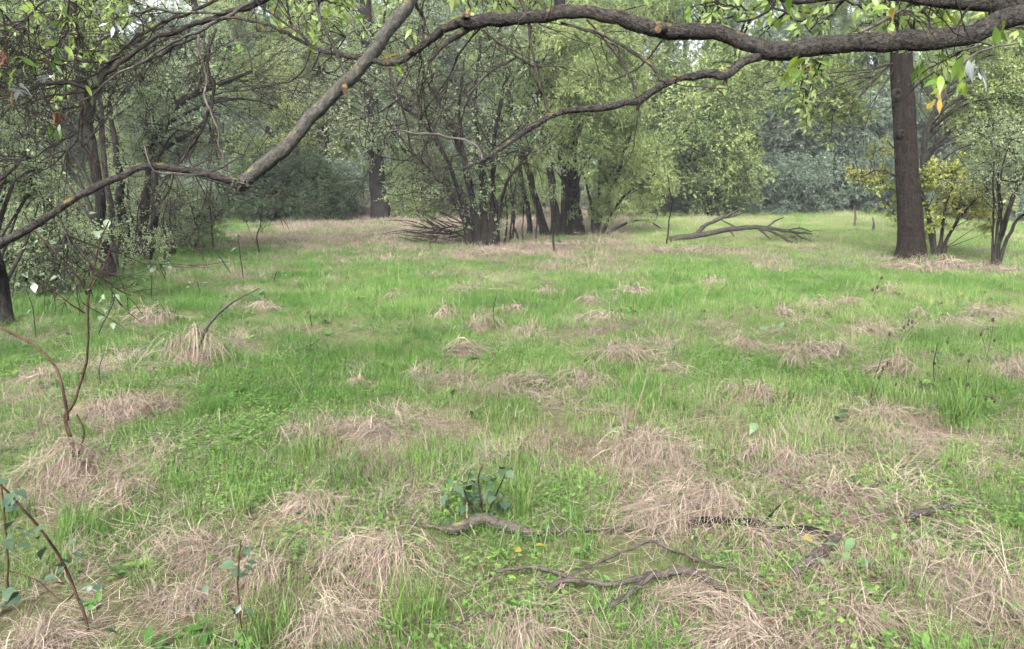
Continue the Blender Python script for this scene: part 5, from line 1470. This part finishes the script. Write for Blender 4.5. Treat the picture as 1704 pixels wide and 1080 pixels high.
# dead seed stems
def seed_stem(label, foot, paths, heads):
    g = ground(*foot); d = g[1]
    root = empty('dead_seed_stem', g, label, 'stem', 'dead seed stems on the right')
    for path in paths:
        pts = np.array([at(a, b, d) for a, b in path]); pts[0][2] = min(pts[0][2], float(terrain(pts[0][0], pts[0][1])) + 0.02)
        mb = MB(); limb(mb, pts - g, np.linspace(0.0024, 0.0013, len(path)), 0.04, 5, 0.1, None, 0, 0.01)
        link('stem', mb.mesh('stem', 'twig_dark'), root)
    for (a, b) in heads:
        c = at(a + random.uniform(-2, 2), b, d + random.uniform(-0.05, 0.05)) - g
        mb = MB(); s = 3.2 * d / F_PX
        limb(mb, np.array([c + [0, 0, -s], c, c + [0.3 * s, 0, s * 1.2]]), [s * 0.3, s * 0.8, s * 0.25], 0.01, 6, 0.3)
        link('seed_head', mb.mesh('seed_head', 'seed_dark'), root)
seed_stem('dead seed stem with dark heads over the grey-brown straw heap', (1448, 672), [[(1448, 672), (1455, 630), (1470, 590), (1482, 555)], [(1452, 650), (1468, 618), (1476, 608)]], [(1470, 612), (1478, 605), (1482, 556), (1462, 628), (1490, 640)])
seed_stem('dead seed stem with drooping heads beside the dark green coarse tuft', (1600, 690), [[(1600, 690), (1620, 660), (1650, 662), (1655, 668)], [(1605, 690), (1608, 640), (1612, 600)], [(1598, 690), (1585, 650), (1580, 630)], [(1602, 690), (1635, 672), (1640, 680)]], [(1650, 662), (1656, 668), (1640, 664), (1612, 600), (1580, 630), (1625, 660), (1610, 640), (1630, 672)])
seed_stem('dead seed stem standing apart in the right-hand grass', (1640, 600), [[(1640, 602), (1648, 570), (1654, 530)], [(1644, 590), (1634, 560)]], [(1634, 556), (1654, 532), (1655, 566)])
seed_stem('small dead seed stem in short grass below the big trunk', (1450, 515), [[(1450, 516), (1456, 485), (1466, 462)]], [(1466, 462), (1454, 482), (1460, 478), (1455, 510)])
seed_stem('cluster of dark seed heads in the grass right of the loose airy tuft', (1512, 560), [[(1512, 562), (1514, 545), (1518, 535)], [(1510, 560), (1505, 545)]], [(1510, 540), (1516, 536), (1505, 545), (1518, 545), (1512, 534)])

# tall pale stalks, one by one
g = ground(1050, 745); d = g[1]
root = empty('tall_dry_stalks', g, 'tall thin pale grass stalks fanning out of the ragged tussock', 'stalks')
for path in ([(1040, 740), (1045, 660), (1060, 580), (1095, 500), (1130, 430)], [(1052, 742), (1060, 680), (1085, 610), (1115, 555)], [(1060, 745), (1090, 690), (1150, 600), (1200, 580)], [(1045, 745), (1040, 690), (1048, 640), (1075, 600)], [(1056, 745), (1100, 715), (1150, 698), (1220, 692)],
             [(1060, 748), (1120, 718), (1180, 700), (1260, 700)], [(1048, 742), (1035, 700), (1000, 680), (950, 690)], [(1036, 742), (1040, 780), (1050, 840), (1060, 880)], [(1050, 740), (1070, 650), (1085, 590), (1090, 560)], [(1044, 740), (1050, 690), (1100, 640), (1120, 600)]):
    n = len(path)
    pts = np.array([at(a, b, d + 0.12 * math.sin(i * 2.0 + path[-1][0])) for i, (a, b) in enumerate(path)])
    mb = MB(); limb(mb, pts - g, np.linspace(0.0024, 0.0013, n), 0.05, 4, 0)
    link('stalk', mb.mesh('stalk', 'straw'), root)
for (foot, path, lab) in (((1340, 560), [(1340, 560), (1365, 530), (1385, 505), (1415, 480)], 'pale stalk slanting up below the rounded faded tuft'), ((1640, 500), [(1640, 500), (1665, 470), (1690, 440), (1704, 420)], 'pale stalk slanting up near the right edge'),
                          ((660, 1010), [(600, 1000), (650, 1010), (700, 1030), (735, 1050)], 'long bleached stalk lying across the bottom centre'), ((1080, 900), [(1040, 890), (1100, 870), (1160, 850), (1220, 838)], 'bleached stalk lying before the largest grey tussock')):
    g = ground(*foot); d = g[1]
    pts = np.array([at(a, b, d) for a, b in path])
    pts[:, 2] = np.maximum(pts[:, 2], terrain(pts[:, 0], pts[:, 1]) + 0.03)
    mb = MB(); limb(mb, pts - g, np.linspace(0.0032, 0.0015, len(path)), 0.05, 4, 0)
    tag(link('dry_stalk', mb.mesh('dry_stalk', 'straw'), None, g), lab, 'stalk', 'single dry stalks')

# ------------------------------------------------------------------ fallen wood
def lying(name, label, cat, paths, mat='dead_wood', lift=0.0, endmat=True, group=None):
    """paths: (px, py, width px, height above ground); the first is the main piece"""
    f = paths[0][len(paths[0]) // 2]
    g = ground(f[0], f[1])
    root = empty(name, g, label, cat, group)
    for pi, path in enumerate(paths):
        pts, rad = [], []
        for (a, b, wd, hh) in path:
            p = ground(a, b)
            rr = wd * 0.44 * p[1] / F_PX
            hh = hh * 0.6 + 0.012
            q = at(a, b, p[1] - hh * 0.5) if hh else p
            p = np.array([p[0], p[1] - hh * 1.2, p[2] + rr * 0.75 + hh])   # raised pieces stand a little nearer, on the same line of sight
            pts.append(p); rad.append(max(rr, 0.0015))
        mb = MB()
        limb(mb, np.array(pts) - g, rad, 0.03, 10 if pi == 0 else 7, 0.2, None, 0, 0.03, 1)
        link('stem' if pi == 0 else 'branch', mb.mesh('stem', [mat, 'broken_wood']), root)
    return root
WOOD = 'dead branches lying in the grass'
lying('fallen_stick', 'crooked lichen-spotted stick with a pale broken end, near centre', 'stick', [[(744, 892, 16, 0.02), (768, 886, 22, 0.03), (802, 876, 22, 0.05), (840, 886, 22, 0.03), (880, 893, 19, 0.02), (905, 893, 14, 0.01), (950, 889, 9, 0.0), (1010, 886, 8, 0.01), (1052, 886, 7, 0.0)]], group=WOOD)
lying('fallen_stick', 'thin brown stick ending at the pale broken end of the crooked stick', 'stick', [[(680, 874, 7, 0.02), (705, 878, 8, 0.02), (728, 884, 7, 0.01), (745, 889, 6, 0.01)]], group=WOOD)
lying('fallen_branch', 'forked dead branch sprawling in clover at the bottom, right of centre', 'branch',
      [[(1205, 992, 12, 0.02), (1170, 976, 14, 0.05), (1125, 962, 17, 0.08), (1090, 965, 16, 0.07), (1055, 976, 12, 0.06), (1010, 982, 11, 0.05), (960, 974, 9, 0.06), (900, 954, 8, 0.07), (860, 954, 7, 0.05), (800, 966, 5, 0.02)],
       [(1085, 966, 14, 0.07), (1060, 985, 12, 0.05), (1025, 1010, 11, 0.03), (980, 1022, 9, 0.02), (920, 1028, 8, 0.02), (860, 1026, 8, 0.03), (800, 1030, 8, 0.04), (765, 1042, 9, 0.04), (715, 1036, 8, 0.03), (660, 1044, 7, 0.02), (615, 1054, 5, 0.0)],
       [(915, 985, 11, 0.04), (925, 978, 9, 0.05), (960, 978, 10, 0.06)], [(895, 1005, 5, 0.03), (935, 975, 6, 0.05), (985, 948, 7, 0.07), (1035, 925, 7, 0.08), (1085, 913, 7, 0.08), (1125, 925, 7, 0.06), (1160, 942, 7, 0.05), (1210, 950, 5, 0.04), (1260, 968, 4, 0.02)],
       [(1150, 940, 7, 0.05), (1152, 905, 8, 0.03), (1147, 875, 8, 0.02)]], group=WOOD)
lying('broken_log', 'dark broken log half covered by straw, right of the forked branch', 'log',
      [[(1145, 876, 14, 0.04), (1180, 874, 15, 0.05), (1225, 880, 15, 0.05), (1280, 888, 16, 0.04), (1330, 890, 15, 0.03), (1372, 897, 13, 0.03)], [(1268, 876, 5, 0.05), (1280, 862, 4, 0.08), (1290, 852, 3, 0.1)]], 'bark_dark', group=WOOD)
lying('thick_log', 'short thick grey log slanting towards the broken log end', 'log', [[(1384, 902, 16, 0.05), (1365, 925, 19, 0.05), (1345, 945, 22, 0.03), (1310, 966, 24, 0.0)]], 'dead_wood', group=WOOD)
lying('half_buried_branch', 'branch buried under a straw fringe on the right', 'branch', [[(1295, 808, 9, 0.01), (1330, 812, 11, 0.02), (1370, 822, 11, 0.01), (1420, 825, 11, 0.01), (1460, 808, 8, 0.01)]], 'dead_wood', group=WOOD)
lying('mossy_branch', 'pale mossy branch end poking out of the straw at right', 'branch', [[(1498, 876, 13, 0.03), (1520, 866, 15, 0.03), (1550, 858, 13, 0.02), (1595, 842, 9, 0.0)]], 'bark_pale', group=WOOD)
lying('pale_stick', 'short bleached stick just left of the thick log', 'stick', [[(1268, 982, 10, 0.01), (1288, 975, 11, 0.02), (1308, 968, 9, 0.01)]], 'broken_wood', group=WOOD)
lying('short_log', 'short log lying at the foot of the yellow shrub', 'log', [[(1562, 434, 7, 0), (1575, 433, 7, 0), (1590, 434, 7, 0)]], 'bark_dark', group=WOOD)

# the big fallen limb before the lawn
g = ground(1116, 402); d = g[1]
root = empty('fallen_limb', g, 'grey fallen limb with a claw of bare twigs lying before the lawn', 'fallen branch')
def fl(name, path, e=0.0, sides=8):
    pts = np.array([at(a, b, d + dz + e) for a, b, _, dz in path]); rad = np.array([wd * 0.40 * d / F_PX for _, _, wd, _ in path])
    mb = MB(); limb(mb, pts - g, rad, 0.06, sides, 0.15, None, 0, 0.04, 1)
    link(name, mb.mesh(name, ['bark_grey', 'broken_wood']), root)
fl('stem', [(1114, 398, 13, 0), (1140, 394, 12, 0), (1170, 390, 12, 0), (1205, 383, 11, 0), (1240, 379, 10, 0), (1275, 379, 8, 0), (1310, 385, 6, -0.1), (1340, 388, 4, -0.2), (1352, 390, 2, -0.2)])
for path in ([(1160, 388, 10, 0), (1172, 376, 8, 0), (1190, 368, 7, -0.1), (1212, 358, 6, -0.2), (1228, 349, 3, -0.2)], [(1165, 380, 7, 0.1), (1195, 364, 6, 0.1), (1220, 360, 4, 0.1), (1240, 352, 2, 0.1)], [(1260, 379, 6, 0), (1290, 388, 5, -0.3), (1315, 402, 5, -0.6), (1345, 412, 4, -0.9), (1385, 427, 2, -1.2)],
             [(1275, 379, 5, 0), (1290, 368, 4, 0.1), (1305, 362, 2, 0.2)], [(1285, 386, 4, -0.2), (1305, 398, 3, -0.3), (1318, 412, 2, -0.5)], [(1262, 380, 5, 0), (1275, 392, 4, -0.2), (1283, 399, 2, -0.3)], [(1300, 384, 4, 0), (1330, 380, 3, 0.1), (1350, 386, 2, 0.1)], [(1312, 400, 3, -0.6), (1300, 420, 2, -0.8)], [(1215, 384, 4, 0), (1222, 394, 2, -0.2)],
             [(1320, 388, 3, -0.1), (1350, 402, 2.5, -0.2), (1385, 412, 1.5, -0.4)], [(1230, 380, 4, 0), (1212, 372, 3, 0), (1200, 366, 2, 0)]):
    fl('branch', path, 0, 6)
mb = MB()
for k in range(20):
    p = at(random.uniform(1270, 1345), random.uniform(378, 398), d + random.uniform(-0.4, 0.2)) - g
    twigs(mb, p, [random.uniform(0.2, 1), random.uniform(-0.5, 0.3), random.uniform(-0.7, 0.35)], random.uniform(0.3, 0.7), 0.006, 1, 0.03, 0.5, 3)
link('twigs', mb.mesh('twigs', 'twig_dark'), root)['kind'] = 'stuff'

# brush pile
g = ground(738, 405); d = g[1]
root = empty('brush_pile', g, 'heap of dead brushwood leaning on the left foot of the many-stemmed tree', 'brush pile')
for k in range(60):
    a, b = random.uniform(700, 800), random.uniform(372, 410)
    L = random.uniform(30, 110); an = random.gauss(2.3, 0.9)
    p0, p1 = at(a, b, d + random.uniform(-0.4, 0.5)), at(a + math.cos(an) * L * 0.9, b + 6 + math.sin(an) * L * 0.45 - L * 0.35, d + random.uniform(-0.8, 0.5))
    for p in (p0, p1): p[2] = max(p[2], float(terrain(p[0], p[1])) + 0.02)
    mb = MB(); limb(mb, np.array([p0, (p0 + p1) / 2 + rng.normal(0, 0.06, 3), p1]) - g, [0.022 * random.uniform(0.4, 1.3), 0.015, 0.005], 0.12, 5, 0.1)
    link('stick', mb.mesh('stick', random.choice(['twig_dark', 'twig_dark', 'twig_grey', 'bark_grey'])), root)

# two pale broken stakes against the dark hollow
for (px, py, h, lab) in ((1421, 378, 36, 'pale broken dead stem against the dark hollow, taller of two'), (1452, 385, 24, 'pale thin dead stem right of the taller one, by the big trunk')):
    g = ground(px, py); d = g[1]; m = d / F_PX
    mb = MB(); limb(mb, np.array([[0, 0, -0.05], [0.03, 0, h * m * 0.5], [-0.05, 0, h * m]]), [0.05, 0.04, 0.012], 0.08, 7, 0.2, None, 0, 0.02, 1)
    tag(link('dead_sapling', mb.mesh('dead_sapling', ['dead_wood', 'broken_wood']), None, g), lab, 'sapling')

# ------------------------------------------------------------------ single fallen leaves
for (px, py, lp, m, lab) in ((868, 935, 34, 'leaf_near_yellow', 'yellow fallen leaf standing on edge before the crooked stick'), (890, 925, 30, 'leaf_near_yellow', 'yellow fallen leaf beside the one standing on edge'), (1350, 915, 36, 'leaf_near_yellow', 'yellowing broad leaf lying on the thick log'), (848, 1014, 34, 'leaf_near_yellow', 'bright yellow leaf on the crossing stick at the bottom'),
        (745, 1066, 44, 'leaf_near_yellow', 'large olive-yellow leaf at the bottom edge'), (1320, 855, 22, 'leaf_near_brown', 'small brown leaf right of the largest grey tussock'), (1060, 700, 14, 'leaf_near_yellow', 'tiny yellow leaf at the foot of the tall stalks'), (1275, 1050, 28, 'leaf_near_brown', 'brown curled leaf near the bottom among clover'), (300, 1045, 26, 'leaf_near_yellow', 'pale yellow leaf by the red bramble cane'), (1405, 892, 22, 'leaf_near_yellow', 'small ochre leaf right of the log end'),
        (960, 902, 16, 'leaf_near_pale', 'small whitish leaf right of the crooked stick')):
    g = ground(px, py); s = lp * 0.62 * g[1] / F_PX
    o = link('fallen_leaf', random.choice(OV[m] if m in OV else NEAR[m]), None, g + [0, 0, 0.035 + 0.3 * s])
    if m not in OV: s *= 13
    o.scale = (s, s, s); o.rotation_euler = (random.gauss(0, 0.5), random.gauss(-0.2, 0.4), random.uniform(0, 6.28))
    tag(o, lab, 'leaf', 'fallen leaves')
# ------------------------------------------------------------------ damp air
m, nt = nodes_of('haze')
pv = nt.nodes.new('ShaderNodeVolumePrincipled')
pv.inputs['Color'].default_value = (0.93, 0.96, 1.0, 1)
pv.inputs['Density'].default_value = 0.0009
o_ = nt.nodes.new('ShaderNodeOutputMaterial')
nt.links.new(pv.outputs[0], o_.inputs['Volume'])
mb = MB()
x0, x1, y0, y1, z0, z1 = -2200, 2200, -2200, 2400, -1.3, 26
gmin, gmax = np.array([gx[0], gy[0]]) - 3, np.array([gx[-1], gy[-1]]) + 3
x0, y0 = gmin; x1, y1 = gmax
V = np.array([[x, y, z] for z in (z0, z1) for y in (y0, y1) for x in (x0, x1)])
mb.add(V, [[0, 2, 3, 1], [4, 5, 7, 6], [0, 1, 5, 4], [2, 6, 7, 3], [0, 4, 6, 2], [1, 3, 7, 5]])
hz_o = link('haze', mb.mesh('haze', 'haze', False))
hz_o['kind'] = 'stuff'
